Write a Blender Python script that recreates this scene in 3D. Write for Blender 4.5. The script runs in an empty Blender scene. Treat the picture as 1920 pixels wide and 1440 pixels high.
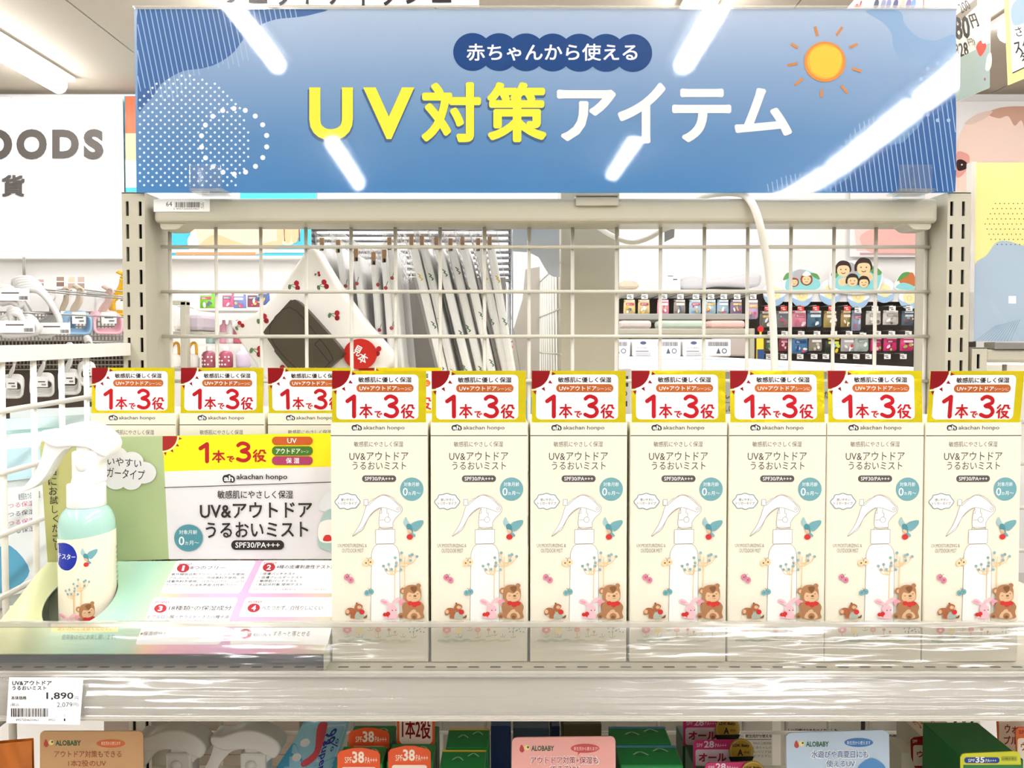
import bpy, bmesh, math, random
from mathutils import Vector, Matrix
from mathutils.geometry import tessellate_polygon
R = random.Random(7)
PI = math.pi
# ------------------------------------------------------------------ camera, world, lights
scene = bpy.context.scene
C = scene.collection
F, EYE = 1440.0, 1.35                       # focal length in px of the 1920x1440 frame, eye height in m
PITCH, SH = math.atan(40 / 1440), 30.0      # looking slightly down; 30 px of vertical lens shift
cam = bpy.data.objects.new('camera', bpy.data.cameras.new('camera'))
C.objects.link(cam)
cam.location = (0, 0, EYE)
cam.rotation_euler = (PI / 2 - PITCH, 0, 0)
cam.data.sensor_width = 36
cam.data.lens = F / 1920 * 36
cam.data.shift_y = -SH / 1920
cam.data.clip_start = 0.01
scene.camera = cam
scene.view_settings.view_transform = 'Standard'
scene.view_settings.look = 'None'
scene.view_settings.exposure = -0.1
scene.view_settings.gamma = 1
scene.view_settings.use_curve_mapping = False
scene.cycles.transparent_max_bounces = 40
scene.cycles.max_bounces = 12
world = bpy.data.worlds.new('world')
scene.world = world
world.use_nodes = True
world.node_tree.nodes['Background'].inputs[0].default_value = (1.0, 0.98, 0.96, 1)
world.node_tree.nodes['Background'].inputs[1].default_value = 0.45
LAMP = 42.0                                  # radiance of the fluorescent tubes
LAMP_ROWS = (-2.47, -1.12, 0.80, 2.25)       # x of the tube rows under the ceiling

# ------------------------------------------------------------------ projection helpers
RGT = Vector((1, 0, 0)); FWD = Vector((0, math.cos(PITCH), -math.sin(PITCH))); UP = Vector((0, math.sin(PITCH), math.cos(PITCH)))
EYEV = Vector((0, 0, EYE))
def ray(px, py):
    return FWD + RGT * ((px - 960) / F) + UP * ((720 - py - SH) / F)
def P(px, py, Y):
    """the point at depth Y seen at pixel (px, py)"""
    d = ray(px, py)
    return EYEV + d * (Y / d.y)
def on_plane(px, py, pt, n):
    d = ray(px, py)
    return EYEV + d * ((pt - EYEV).dot(n) / d.dot(n))

# ------------------------------------------------------------------ materials
_mats = {}
def lin(h):
    h = h.lstrip('#')
    c = [int(h[i:i + 2], 16) / 255 for i in (0, 2, 4)]
    return tuple(x / 12.92 if x <= 0.04045 else ((x + 0.055) / 1.055) ** 2.4 for x in c)
def mat(hexc, rough=0.5, metal=0.0, noise=0.0, nscale=60, bump=0.0, coat=0.0, alpha=None, emit=0.0, trans=0.0, spec=0.3, stretch=None, sss=0):
    key = (hexc, rough, metal, noise, nscale, bump, coat, alpha, emit, trans, spec, stretch, sss)
    if key in _mats: return _mats[key]
    m = bpy.data.materials.new('mat_' + hexc.lstrip('#'))
    m.use_nodes = True
    nt = m.node_tree; b = nt.nodes['Principled BSDF']
    col = lin(hexc) + (1,)
    b.inputs['Base Color'].default_value = col
    b.inputs['Roughness'].default_value = rough
    b.inputs['Metallic'].default_value = metal
    b.inputs['Specular IOR Level'].default_value = spec
    b.inputs['Coat Weight'].default_value = coat
    b.inputs['Coat Roughness'].default_value = 0.06
    b.inputs['Transmission Weight'].default_value = trans
    if alpha is not None: b.inputs['Alpha'].default_value = alpha
    if emit:
        b.inputs['Emission Color'].default_value = col
        b.inputs['Emission Strength'].default_value = emit
    if noise or bump:
        tc = nt.nodes.new('ShaderNodeTexCoord'); nz = nt.nodes.new('ShaderNodeTexNoise')
        nz.inputs['Scale'].default_value = nscale; nz.inputs['Detail'].default_value = 3
        if stretch:
            mp = nt.nodes.new('ShaderNodeMapping'); mp.inputs['Scale'].default_value = stretch
            nt.links.new(tc.outputs['Object'], mp.inputs[0]); nt.links.new(mp.outputs[0], nz.inputs['Vector'])
        else: nt.links.new(tc.outputs['Object'], nz.inputs['Vector'])
        if noise:
            mx = nt.nodes.new('ShaderNodeMix'); mx.data_type = 'RGBA'
            mx.inputs['A'].default_value = tuple(c * (1 - noise) for c in col[:3]) + (1,)
            mx.inputs['B'].default_value = tuple(min(1, c * (1 + noise)) for c in col[:3]) + (1,)
            nt.links.new(nz.outputs['Fac'], mx.inputs['Factor']); nt.links.new(mx.outputs['Result'], b.inputs['Base Color'])
        if bump:
            bp = nt.nodes.new('ShaderNodeBump'); bp.inputs['Strength'].default_value = 1; bp.inputs['Distance'].default_value = bump
            nt.links.new(nz.outputs['Fac'], bp.inputs['Height']); nt.links.new(bp.outputs[0], b.inputs['Normal'])
    _mats[key] = m
    return m
def clear(tint='#ffffff', rough=0.04, haze=0.0, bump=0.0, nscale=8, stretch=None, gain=1.0, hazecol='#f2efe6'):
    """thin clear plastic: passes light straight through, mirrors at the Fresnel rate, optional milkiness"""
    key = ('clear', tint, rough, haze, bump, nscale, stretch, gain, hazecol)
    if key in _mats: return _mats[key]
    m = bpy.data.materials.new('clear_plastic'); m.use_nodes = True
    nt = m.node_tree; nt.nodes.clear()
    out = nt.nodes.new('ShaderNodeOutputMaterial'); mix = nt.nodes.new('ShaderNodeMixShader')
    tr = nt.nodes.new('ShaderNodeBsdfTransparent'); gl = nt.nodes.new('ShaderNodeBsdfGlossy'); fr = nt.nodes.new('ShaderNodeFresnel')
    tr.inputs[0].default_value = lin(tint) + (1,); gl.inputs['Roughness'].default_value = rough; ge = nt.nodes.new('ShaderNodeNewGeometry'); ior = nt.nodes.new('ShaderNodeMapRange'); ior.inputs['To Min'].default_value = 1.5; ior.inputs['To Max'].default_value = 1 / 1.5
    nt.links.new(ge.outputs['Backfacing'], ior.inputs['Value']); nt.links.new(ior.outputs[0], fr.inputs[0])   # the same mirror strength on both sides of the sheet
    base = tr.outputs[0]
    if haze:
        df = nt.nodes.new('ShaderNodeBsdfDiffuse'); df.inputs[0].default_value = lin(hazecol) + (1,)
        m2 = nt.nodes.new('ShaderNodeMixShader'); m2.inputs[0].default_value = haze
        nt.links.new(tr.outputs[0], m2.inputs[1]); nt.links.new(df.outputs[0], m2.inputs[2]); base = m2.outputs[0]
    mul = nt.nodes.new('ShaderNodeMath'); mul.operation = 'MULTIPLY'; mul.inputs[1].default_value = gain; mul.use_clamp = True
    nt.links.new(fr.outputs[0], mul.inputs[0]); nt.links.new(mul.outputs[0], mix.inputs[0])
    nt.links.new(base, mix.inputs[1]); nt.links.new(gl.outputs[0], mix.inputs[2]); nt.links.new(mix.outputs[0], out.inputs[0])
    if bump:
        tc = nt.nodes.new('ShaderNodeTexCoord'); nz = nt.nodes.new('ShaderNodeTexNoise'); nz.inputs['Scale'].default_value = nscale
        nz.inputs['Detail'].default_value = 2
        mp = nt.nodes.new('ShaderNodeMapping'); mp.inputs['Scale'].default_value = stretch or (1, 1, 1)
        nt.links.new(tc.outputs['Object'], mp.inputs[0]); nt.links.new(mp.outputs[0], nz.inputs['Vector'])
        bp = nt.nodes.new('ShaderNodeBump'); bp.inputs['Distance'].default_value = bump
        nt.links.new(nz.outputs['Fac'], bp.inputs['Height'])
        nt.links.new(bp.outputs[0], gl.inputs['Normal'])
    _mats[key] = m
    return m
def ramp_mat(stops, axis='Z', rough=0.5, coat=0.0):
    """a printed colour gradient along one object axis, stops = [(coordinate, hex)]"""
    m = bpy.data.materials.new('gradient_print'); m.use_nodes = True
    nt = m.node_tree; b = nt.nodes['Principled BSDF']; b.inputs['Roughness'].default_value = rough; b.inputs['Coat Weight'].default_value = coat
    tc = nt.nodes.new('ShaderNodeTexCoord'); sp = nt.nodes.new('ShaderNodeSeparateXYZ'); mr = nt.nodes.new('ShaderNodeMapRange'); cr = nt.nodes.new('ShaderNodeValToRGB')
    lo, hi = stops[0][0], stops[-1][0]
    mr.inputs['From Min'].default_value = lo; mr.inputs['From Max'].default_value = hi
    nt.links.new(tc.outputs['Object'], sp.inputs[0]); nt.links.new(sp.outputs[axis], mr.inputs['Value']); nt.links.new(mr.outputs[0], cr.inputs[0])
    el = cr.color_ramp.elements
    while len(el) < len(stops): el.new(0.5)
    for e, (p, h) in zip(el, stops):
        e.position = (p - lo) / (hi - lo); e.color = lin(h) + (1,)
    nt.links.new(cr.outputs[0], b.inputs['Base Color'])
    return m

# ------------------------------------------------------------------ mesh builder
class T:
    def __init__(s): s.v = []; s.f = []; s.m = []; s.s = []; s.mats = []
    def mi(s, m):
        if m not in s.mats: s.mats.append(m)
        return s.mats.index(m)
    def add(s, verts, faces, m, smooth=False, M=None):
        k = len(s.v); i = s.mi(m)
        s.v += [tuple(M @ Vector(v)) if M else tuple(v) for v in verts]
        s.f += [tuple(a + k for a in f) for f in faces]
        s.m += [i] * len(faces); s.s += [smooth] * len(faces)
        return s
    def bm(s, b, m, smooth=False, M=None):
        b.verts.index_update()
        s.add([v.co.copy() for v in b.verts], [[v.index for v in f.verts] for f in b.faces], m, smooth, M); b.free()
        return s
    def box(s, x0, x1, y0, y1, z0, z1, m, bev=0.0, M=None, seg=2):
        if bev:
            b = bmesh.new(); bmesh.ops.create_cube(b, size=1)
            for v in b.verts: v.co = Vector(((x0 + x1) / 2 + v.co.x * (x1 - x0), (y0 + y1) / 2 + v.co.y * (y1 - y0), (z0 + z1) / 2 + v.co.z * (z1 - z0)))
            bmesh.ops.bevel(b, geom=list(b.edges), offset=bev, segments=seg, affect='EDGES', profile=0.5)
            return s.bm(b, m, False, M)
        v = [(x, y, z) for x in (x0, x1) for y in (y0, y1) for z in (z0, z1)]
        return s.add(v, [(0, 1, 3, 2), (4, 6, 7, 5), (0, 4, 5, 1), (2, 3, 7, 6), (0, 2, 6, 4), (1, 5, 7, 3)], m, False, M)
    def tube(s, pts, r, m, seg=8, closed=False, M=None, caps=True):
        pts = [Vector(p) for p in pts]; n = len(pts); V = []; prev = None
        for i, p in enumerate(pts):
            a = pts[i - 1] if (i or closed) else p; b = pts[(i + 1) % n] if (i < n - 1 or closed) else p
            t = (b - a).normalized()
            if prev is None:
                u = t.orthogonal().normalized()
            else:
                u = (prev - t * prev.dot(t)).normalized()
            prev = u; w = t.cross(u); rr = r[i] if isinstance(r, (list, tuple)) else r
            V += [p + (u * math.cos(2 * PI * k / seg) + w * math.sin(2 * PI * k / seg)) * rr for k in range(seg)]
        Fc = [(i * seg + k, i * seg + (k + 1) % seg, ((i + 1) % n) * seg + (k + 1) % seg, ((i + 1) % n) * seg + k) for i in range(n if closed else n - 1) for k in range(seg)]
        s.add(V, Fc, m, True, M)
        if caps and not closed: s.add(V[:seg], [tuple(range(seg))[::-1]], m, False, M); s.add(V[-seg:], [tuple(range(seg))], m, False, M)
        return s
    def lathe(s, prof, m, c=(0, 0, 0), seg=32, M=None, sx=1.0, sy=1.0, a0=0, a1=2 * PI):
        full = abs(a1 - a0 - 2 * PI) < 1e-6; n = seg if full else seg + 1
        V = [(c[0] + r * math.cos(a0 + (a1 - a0) * k / seg) * sx, c[1] + r * math.sin(a0 + (a1 - a0) * k / seg) * sy, c[2] + z) for r, z in prof for k in range(n)]
        Fc = [(i * n + k, i * n + (k + 1) % n, (i + 1) * n + (k + 1) % n, (i + 1) * n + k) for i in range(len(prof) - 1) for k in range(seg)]
        return s.add(V, Fc, m, True, M)
    def prism(s, pts, d, m, M=None, bev=0.0, holes=None, seg=2, smooth=False):
        """outline in local XZ, extruded from y=0 to y=d"""
        if bev:
            b = bmesh.new(); vs = [b.verts.new((x, 0, z)) for x, z in pts]; f = b.faces.new(vs)
            ex = bmesh.ops.extrude_face_region(b, geom=[f]); nv = [g for g in ex['geom'] if isinstance(g, bmesh.types.BMVert)]
            for v in nv: v.co.y += d
            bmesh.ops.recalc_face_normals(b, faces=list(b.faces))
            es = [e for e in b.edges if abs(e.verts[0].co.y - e.verts[1].co.y) < 1e-9]
            bmesh.ops.bevel(b, geom=es, offset=bev, segments=seg, affect='EDGES', profile=0.5, clamp_overlap=True)
            bmesh.ops.triangulate(b, faces=[f for f in b.faces if len(f.verts) > 4])
            return s.bm(b, m, smooth, M)
        loops = [list(pts)] + [list(h) for h in (holes or [])]
        tri = tessellate_polygon([[Vector((x, z, 0)) for x, z in L] for L in loops])
        flat = [p for L in loops for p in L]; n = len(flat)
        V = [(x, 0, z) for x, z in flat] + [(x, d, z) for x, z in flat]
        Fc = [tuple(t) for t in tri] + [tuple(a + n for a in t[::-1]) for t in tri]
        k = 0
        for L in loops:
            for i in range(len(L)):
                a, b2 = k + i, k + (i + 1) % len(L); Fc.append((a, b2, b2 + n, a + n))
            k += len(L)
        return s.add(V, Fc, m, smooth, M)
    def grid(s, fn, nu, nv, m, thick=0.0, smooth=True, M=None):
        V = [Vector(fn(i / nu, j / nv)) for j in range(nv + 1) for i in range(nu + 1)]
        Fc = [(j * (nu + 1) + i, j * (nu + 1) + i + 1, (j + 1) * (nu + 1) + i + 1, (j + 1) * (nu + 1) + i) for j in range(nv) for i in range(nu)]
        return s.add(V, Fc, m, smooth, M)
    def build(s, name, parent=None, loc=None, label=None, cat=None, group=None, kind=None, fix=True):
        """link as one mesh object; world-space vertices are re-based on the parent's (or loc's) origin"""
        o0 = Vector(loc) if loc is not None else (parent['_o'] if parent is not None and '_o' in parent else None)
        if o0 is None:
            if parent is None:
                xs = [v[0] for v in s.v]; ys = [v[1] for v in s.v]; zs = [v[2] for v in s.v]
                o0 = Vector(((min(xs) + max(xs)) / 2, (min(ys) + max(ys)) / 2, min(zs)))
            else: o0 = Vector((0, 0, 0))
        o0 = Vector(o0)
        me = bpy.data.meshes.new(name)
        me.from_pydata([tuple(Vector(v) - o0) for v in s.v], [], s.f)
        for m in s.mats: me.materials.append(m)
        me.polygons.foreach_set('material_index', s.m); me.polygons.foreach_set('use_smooth', s.s)
        if fix:
            b = bmesh.new(); b.from_mesh(me); bmesh.ops.remove_doubles(b, verts=b.verts, dist=1e-7); b.to_mesh(me); b.free()
        me.update()
        o = bpy.data.objects.new(name, me); C.objects.link(o)
        if parent is not None:
            o.parent = parent
            po = parent['_o'] if '_o' in parent else Vector((0, 0, 0))
            o.location = o0 - Vector(po)
        else: o.location = o0
        o['_o'] = tuple(o0)
        tag(o, label, cat, group, kind)
        return o
def tag(o, label=None, cat=None, group=None, kind=None):
    for k, v in (('label', label), ('category', cat), ('group', group), ('kind', kind)):
        if v: o[k] = v
    return o
def thing(name, label, cat, loc=(0, 0, 0), group=None):
    o = bpy.data.objects.new(name, None); C.objects.link(o); o.empty_display_size = 0.02
    o.location = loc; o['_o'] = tuple(loc)
    return tag(o, label, cat, group)
def kids(o): return [c for c in bpy.data.objects if c.parent == o]
def dup(root, loc=None, rot=None, label=None, group=None):
    def rec(o, par):
        c = o.copy(); C.objects.link(c); c.parent = par
        for k in kids(o): rec(k, c)
        return c
    src = list(kids(root))
    r = root.copy(); C.objects.link(r)
    for k in src: rec(k, r)
    if loc is not None: r.location = loc
    if rot is not None: r.rotation_euler = rot
    if label: r['label'] = label
    if group: r['group'] = group
    return r

# ------------------------------------------------------------------ printed artwork
_txt = {}
def glyphs(body, w=0.0, res=2, space=1.0):
    key = (body, w, res, space)
    if key in _txt: return _txt[key]
    c = bpy.data.curves.new('t', 'FONT'); c.body = body; c.size = 1; c.offset = w; c.resolution_u = res; c.space_character = space
    o = bpy.data.objects.new('t', c); C.objects.link(o)
    dg = bpy.context.evaluated_depsgraph_get(); dg.update()
    me = bpy.data.meshes.new_from_object(o.evaluated_get(dg), depsgraph=dg)
    V = [(v.co.x, v.co.y) for v in me.vertices]; Fc = [tuple(p.vertices) for p in me.polygons]
    bpy.data.objects.remove(o); bpy.data.meshes.remove(me); bpy.data.curves.remove(c)
    x0 = min(v[0] for v in V); x1 = max(v[0] for v in V); y0 = min(v[1] for v in V); y1 = max(v[1] for v in V)
    _txt[key] = ([((x - x0) / (x1 - x0), (y - y0) / (y1 - y0)) for x, y in V], Fc, (x1 - x0) / (y1 - y0))
    return _txt[key]
def smooth(pts, n=6, closed=True):
    out = []; N = len(pts)
    for i in range(N if closed else N - 1):
        p0 = pts[i - 1] if (closed or i) else pts[i]; p1 = pts[i]; p2 = pts[(i + 1) % N]; p3 = pts[(i + 2) % N] if (closed or i + 2 < N) else p2
        for k in range(n):
            t = k / n
            out.append(tuple(0.5 * (2 * b + (c - a) * t + (2 * a - 5 * b + 4 * c - d) * t * t + (-a + 3 * b - 3 * c + d) * t ** 3) for a, b, c, d in zip(p0, p1, p2, p3)))
    if not closed: out.append(tuple(pts[-1]))
    return out
def ell(cx, cy, rx, ry=None, n=24, a0=0, a1=2 * PI, rot=0):
    ry = rx if ry is None else ry; full = abs(a1 - a0 - 2 * PI) < 1e-6
    o = []
    for k in range(n if full else n + 1):
        a = a0 + (a1 - a0) * k / n; x, y = rx * math.cos(a), ry * math.sin(a)
        o.append((cx + x * math.cos(rot) - y * math.sin(rot), cy + x * math.sin(rot) + y * math.cos(rot)))
    return o
def rr(x0, y0, x1, y1, r, n=5):
    o = []
    for cx, cy, a in ((x1 - r, y0 + r, -PI / 2), (x1 - r, y1 - r, 0), (x0 + r, y1 - r, PI / 2), (x0 + r, y0 + r, PI)):
        o += [(cx + r * math.cos(a + PI / 2 * k / n), cy + r * math.sin(a + PI / 2 * k / n)) for k in range(n + 1)]
    return o
class Art:
    """flat printed shapes on part t; fn maps picture coordinates and a layer number to a 3-D point"""
    def __init__(s, t, fn, cut=0): s.t = t; s.fn = fn; s.l = 0; s.cut = cut
    def _emit(s, V, Fc, m, L):
        if s.cut:                                    # slice so that the print can follow a curved surface
            b = bmesh.new(); vs = [b.verts.new((x, y, 0)) for x, y in V]
            for f in Fc:
                try: b.faces.new([vs[i] for i in f])
                except ValueError: pass
            x0 = min(v[0] for v in V); x1 = max(v[0] for v in V); k = math.floor(x0 / s.cut) + 1
            while k * s.cut < x1:
                bmesh.ops.bisect_plane(b, geom=list(b.verts) + list(b.edges) + list(b.faces), plane_co=(k * s.cut, 0, 0), plane_no=(1, 0, 0), dist=1e-7); k += 1
            b.verts.index_update(); V = [(v.co.x, v.co.y) for v in b.verts]; Fc = [[v.index for v in f.verts] for f in b.faces]; b.free()
        s.t.add([s.fn(x, y, L) for x, y in V], Fc, m)
    def _n(s, L):
        if L is None: s.l += 1; return s.l
        s.l = max(s.l, L); return L
    def poly(s, pts, m, L=None, holes=None):
        L = s._n(L); loops = [list(pts)] + [list(h) for h in (holes or [])]
        tri = tessellate_polygon([[Vector((x, y, 0)) for x, y in q] for q in loops]); flat = [p for q in loops for p in q]
        s._emit(flat, [tuple(a) for a in tri], m, L)
    def rect(s, x0, y0, x1, y1, m, L=None): s.poly([(x0, y0), (x1, y0), (x1, y1), (x0, y1)], m, L)
    def rrect(s, x0, y0, x1, y1, r, m, L=None): s.poly(rr(x0, y0, x1, y1, r), m, L)
    def circ(s, cx, cy, rx, m, ry=None, L=None, n=20, rot=0): s.poly(ell(cx, cy, rx, ry, n, rot=rot), m, L)
    def blob(s, pts, m, L=None, n=5): s.poly(smooth(pts, n), m, L)
    def line(s, pts, w, m, L=None, closed=False, cap=True, sm=0):
        if sm: pts = smooth(pts, sm, closed)
        L = s._n(L); V = []; Fc = []
        n = len(pts)
        for i in range(n if closed else n - 1):
            (x0, y0), (x1, y1) = pts[i], pts[(i + 1) % n]; d = math.hypot(x1 - x0, y1 - y0) or 1e-9
            nx, ny = -(y1 - y0) / d * w / 2, (x1 - x0) / d * w / 2; k = len(V)
            V += [(x0 + nx, y0 + ny), (x1 + nx, y1 + ny), (x1 - nx, y1 - ny), (x0 - nx, y0 - ny)]; Fc.append((k, k + 1, k + 2, k + 3))
        for i in range(len(Fc)): s._emit(V[4 * i:4 * i + 4], [(0, 1, 2, 3)], m, L + .04 * (i % 8))
        V = []; Fc = []
        if cap:
            for i, (x, y) in enumerate(pts):
                if sm and 0 < i < n - 1 and i % 2: continue
                k = len(V); V += ell(x, y, w / 2, n=10); Fc.append(tuple(range(k, k + 10)))
            for i in range(len(Fc)): s._emit(V[10 * i:10 * i + 10], [tuple(range(10))], m, L + .36 + .04 * (i % 8))
    def ring(s, cx, cy, r, w, m, L=None, ry=None, n=28):
        ry = r if ry is None else ry
        s.line(ell(cx, cy, r, ry, n), w, m, L, closed=True, cap=False)
    def text(s, body, box, m, w=0.0, L=None, res=2, rot=0.0, shear=0.0, space=1.0):
        """lettering whose ink fills the box (x0, y0, x1, y1)"""
        x0, y0, x1, y1 = box
        if w >= .003 and any(ord(c) > 0x2e80 for c in body):     # heavier Japanese lettering: the glyphs laid down four times, slightly shifted
            n = sum(.6 if ord(c) < 0x2e80 else 1 for c in body); r = w * abs(x1 - x0) / max(1, n); L = s._n(L)
            for k, (dx, dy) in enumerate(((r, r), (r, -r), (-r, r), (-r, -r))):
                s.text(body, (x0 + r + dx, y0 + r + dy, x1 - r + dx, y1 - r + dy), m, 0.0, L + .12 * k, res, rot, shear, space)
            return
        V, Fc, asp = glyphs(body, w, res, space)
        L = s._n(L); cx, cy = (x0 + x1) / 2, (y0 + y1) / 2; cr, sr = math.cos(rot), math.sin(rot); o = []
        for u, v in V:
            x, y = (u - .5) * (x1 - x0) + shear * (v - .5) * (y1 - y0), (.5 - v) * (y1 - y0)
            o.append((cx + x * cr - y * sr, cy + x * sr + y * cr))
        s._emit(o, Fc, m, L)
    def bold(s, body, box, m, r, L, res=4):
        """heavy rounded lettering: the same glyph laid down several times around a small circle"""
        x0, y0, x1, y1 = box
        for k in range(10):
            a = 2 * PI * k / 10; dx, dy = r * math.cos(a), r * math.sin(a)
            s.text(body, (x0 + r + dx, y0 + r + dy, x1 - r + dx, y1 - r + dy), m, L=L + .1 * k, res=res)
    def barcode(s, x0, y0, x1, y1, m, seed=1):
        r = random.Random(seed); x = x0; L = s._n(None)
        while x < x1:
            w = r.choice((1, 1, 2, 3)) * (x1 - x0) / 95; s.rect(x, y0, min(x + w, x1), y1, m, L); x += w + r.choice((1, 1, 2)) * (x1 - x0) / 95
def plane_fn(pt, n, eps=2e-5, ox=0, oy=0, sc=1.0):
    """artwork in photograph pixels (crop scale sc, crop origin ox, oy) laid on the plane through pt with normal n (towards the viewer)"""
    pt = Vector(pt); n = Vector(n).normalized()
    return lambda x, y, L: on_plane(ox + x / sc, oy + y / sc, pt, n) + n * (eps * L)
def face_fn(Y, eps=2e-5, ox=0, oy=0, sc=1.0): return plane_fn((0, Y, 0), (0, -1, 0), eps, ox, oy, sc)
def flat_fn(M, u, ox=0.0, oy=0.0, eps=2e-5):
    """artwork in local units u, picture origin (ox, oy), on the XZ plane of M facing -Y"""
    return lambda x, y, L: M @ Vector(((x - ox) * u, -eps * L, -(y - oy) * u))
I4 = Matrix.Identity(4)
INK = mat('#2b2422', .6); WHITE = mat('#f1f1ee', .5); GREYINK = mat('#57504c', .6)
BEIGE = mat('#b8b3a0', .38, noise=.03, nscale=40); BEIGE2 = mat('#b0ab99', .42, noise=.03, nscale=30)
WIREW = mat('#cbc7b9', .35); WHITEMETAL = mat('#efece2', .35, noise=.02)
# ------------------------------------------------------------------ lamps of the shop
CEIL = EYE + 1.48; BACKY = 4.55
TUBE = mat('#fafaff', .5, emit=LAMP)
def ceiling_lamp(x, y0, y1, label):
    t = thing('ceiling_light', label, 'light', (x, (y0 + y1) / 2, CEIL - .03), 'fluorescent ceiling lights')
    T().box(x - .075, x + .075, y0 - .03, y1 + .03, CEIL - .028, CEIL - .001, WHITEMETAL, .006).build('fixture', t)
    b = T(); b.tube([(x, y0, CEIL - .056), (x, y1, CEIL - .056)], .045, TUBE, 12); b.build('tube', t)
SEG = {0: (-1.0, .35, 2.95), 1: (-5.15, -2.42, -1.05, .3, 1.95, 3.26), 2: (-4.8, -2.25, -.93, .38, 2.15), 3: (-1.0, .38, 2.25)}  # tubes just behind the viewer and the hidden farthest one are added fill lights
for i, x in enumerate(LAMP_ROWS):
    for y0 in SEG[i]:
        seen = i != 1 and y0 > 2
        ceiling_lamp(x, y0, y0 + 1.28, ['glowing tube light on the ceiling above the wall sign with big grey letters', '', 'tube light on the ceiling just above the sun banner', 'tube light on the ceiling between the hanging price boards'][i] if seen
                     else 'out-of-view fluorescent tube light on the ceiling, some of these tubes added as fill')
for y0 in (-5.3, -3.9, -2.5): ceiling_lamp(1.95, y0, y0 + 1.28, 'out-of-view fluorescent tube light on the ceiling, some of these tubes added as fill')
# ------------------------------------------------------------------ room shell
CEILM = mat('#b3a997', .85, noise=.05, nscale=90)
b = T()
for i in range(-5, 6):
    for j in range(-5, 4):
        x, y = i * 1.57 - .335, j * 1.3 + .65
        b.box(x + .004, x + 1.566, y + .004, y + 1.296, CEIL, CEIL + .02, CEILM)
b.box(-8, 8, -6, BACKY, CEIL + .021, CEIL + .03, mat('#5f5a52', .9)); b.build('ceiling', kind='structure')
T().box(-7, 7, -6, BACKY + .1, -.05, 0, mat('#cdc8bf', .35, noise=.06, nscale=4)).build('floor', kind='structure')
WALLM = mat('#f7f5f0', .7, noise=.015, nscale=3)
T().box(-7, 7, BACKY, BACKY + .1, 0, CEIL + .03, WALLM).build('wall_back', kind='structure')
T().box(-7.1, -7, -6, BACKY + .1, 0, CEIL + .03, WALLM).build('wall_left', kind='structure')
T().box(7, 7.1, -6, BACKY + .1, 0, CEIL + .03, WALLM).build('wall_right', kind='structure')

# ------------------------------------------------------------------ shelving unit in front: posts, beam
PX0, PX1, PW, PY0, PY1 = -.4247, .4990, .0251, .84, .906
ZTOP = P(1000, 361, .84).z
def slotted_post(x0, x1, y0, y1, z1, cols, m=BEIGE, z0=0.0, pitch=.0247, first=.0095, nsl=26):
    """hollow steel post whose front face really has the slots cut out"""
    t = T(); sw, sh = .0034, .0158; xs = [x0]
    for c in cols: xs += [c - sw / 2, c + sw / 2]
    xs.append(x1); zs = [z1]
    for k in range(nsl):
        a = z1 - first - k * pitch; zs += [a, a - sh]
    zs.append(z0)
    for j in range(len(zs) - 1):
        for i in range(len(xs) - 1):
            if i % 2 and j % 2: 
                a, b2, c, d = xs[i], xs[i + 1], zs[j + 1], zs[j]
                t.add([(a, y0, c), (b2, y0, c), (b2, y0, d), (a, y0, d), (a, y0 + .002, c), (b2, y0 + .002, c), (b2, y0 + .002, d), (a, y0 + .002, d)],
                      [(0, 1, 5, 4), (1, 2, 6, 5), (2, 3, 7, 6), (3, 0, 4, 7)], m)
            else:
                t.add([(xs[i], y0, zs[j + 1]), (xs[i + 1], y0, zs[j + 1]), (xs[i + 1], y0, zs[j]), (xs[i], y0, zs[j])], [(0, 1, 2, 3)], m)
    t.box(x0, x0 + .0015, y0 + .0001, y1 - .002, z0, z1 - .0012, m); t.box(x1 - .0015, x1, y0 + .0001, y1 - .002, z0, z1 - .0012, m)
    t.box(x0, x1, y1 - .0015, y1, z0, z1, m); t.box(x0, x1, y0, y1, z1 - .001, z1 + .0005, m)
    t.box(x0 + .0016, x1 - .0016, y0 + .012, y0 + .013, z0, z1 - .002, mat('#2a2622', .8))  # dark inner sheet, painted shade seen through the slots
    return t
gon = thing('shelving_unit', 'beige steel shelving frame with two slotted posts carrying the blue banner', 'shelving frame', (.037, .87, 0))
slotted_post(PX0, PX0 + PW, PY0, PY1, ZTOP, (P(240, 500, .84).x, P(264, 500, .84).x)).build('post', gon)
slotted_post(PX1 - PW, PX1, PY0, PY1, ZTOP, (P(1783, 500, .84).x, P(1805, 500, .84).x)).build('post', gon)
bx0, bx1 = P(287, 400, .846).x, P(1760, 400, .846).x
bz1, bz0 = P(1000, 371, .846).z, P(1000, 418, .846).z
b = T(); b.box(bx0, bx1, .846, .896, bz0, bz1, BEIGE, .005, seg=3); 
beam = b.build('top_beam', gon, label='long beige top beam with a barcode sticker')
for sx, x in ((1, bx0), (-1, bx1)):
    z = bz0 + .001; pts = [(0, 0), (.034, 0), (.030, -.002), (.024, -.0065), (.020, -.0075), (.006, -.0075), (.004, -.005), (.004, 0)]
    q = [(x + sx * (px + .002), z + pz) for px, pz in pts]
    T().prism(q if sx > 0 else q[::-1], .03, BEIGE, Matrix.Translation((0, .85, 0))).build('bracket', gon)
b = T(); A = Art(b, face_fn(.8455)); A.rect(288, 374, 393.5, 397, mat('#f4f2ea', .5))
A.text('64', (311.5, 378, 322.5, 387), INK); A.barcode(328, 379, 375, 389, INK, 3); A.text('2 4957205003467', (325, 390, 374, 393), INK); A.text('S2号', (377, 380, 382.5, 391), INK)
b.build('barcode_sticker', beam, label='white barcode sticker')
b = T(); x0, x1 = P(1079, 380, .845).x, P(1159, 380, .845).x; z0, z1 = P(1000, 386, .843).z, P(1000, 366, .843).z
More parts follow.
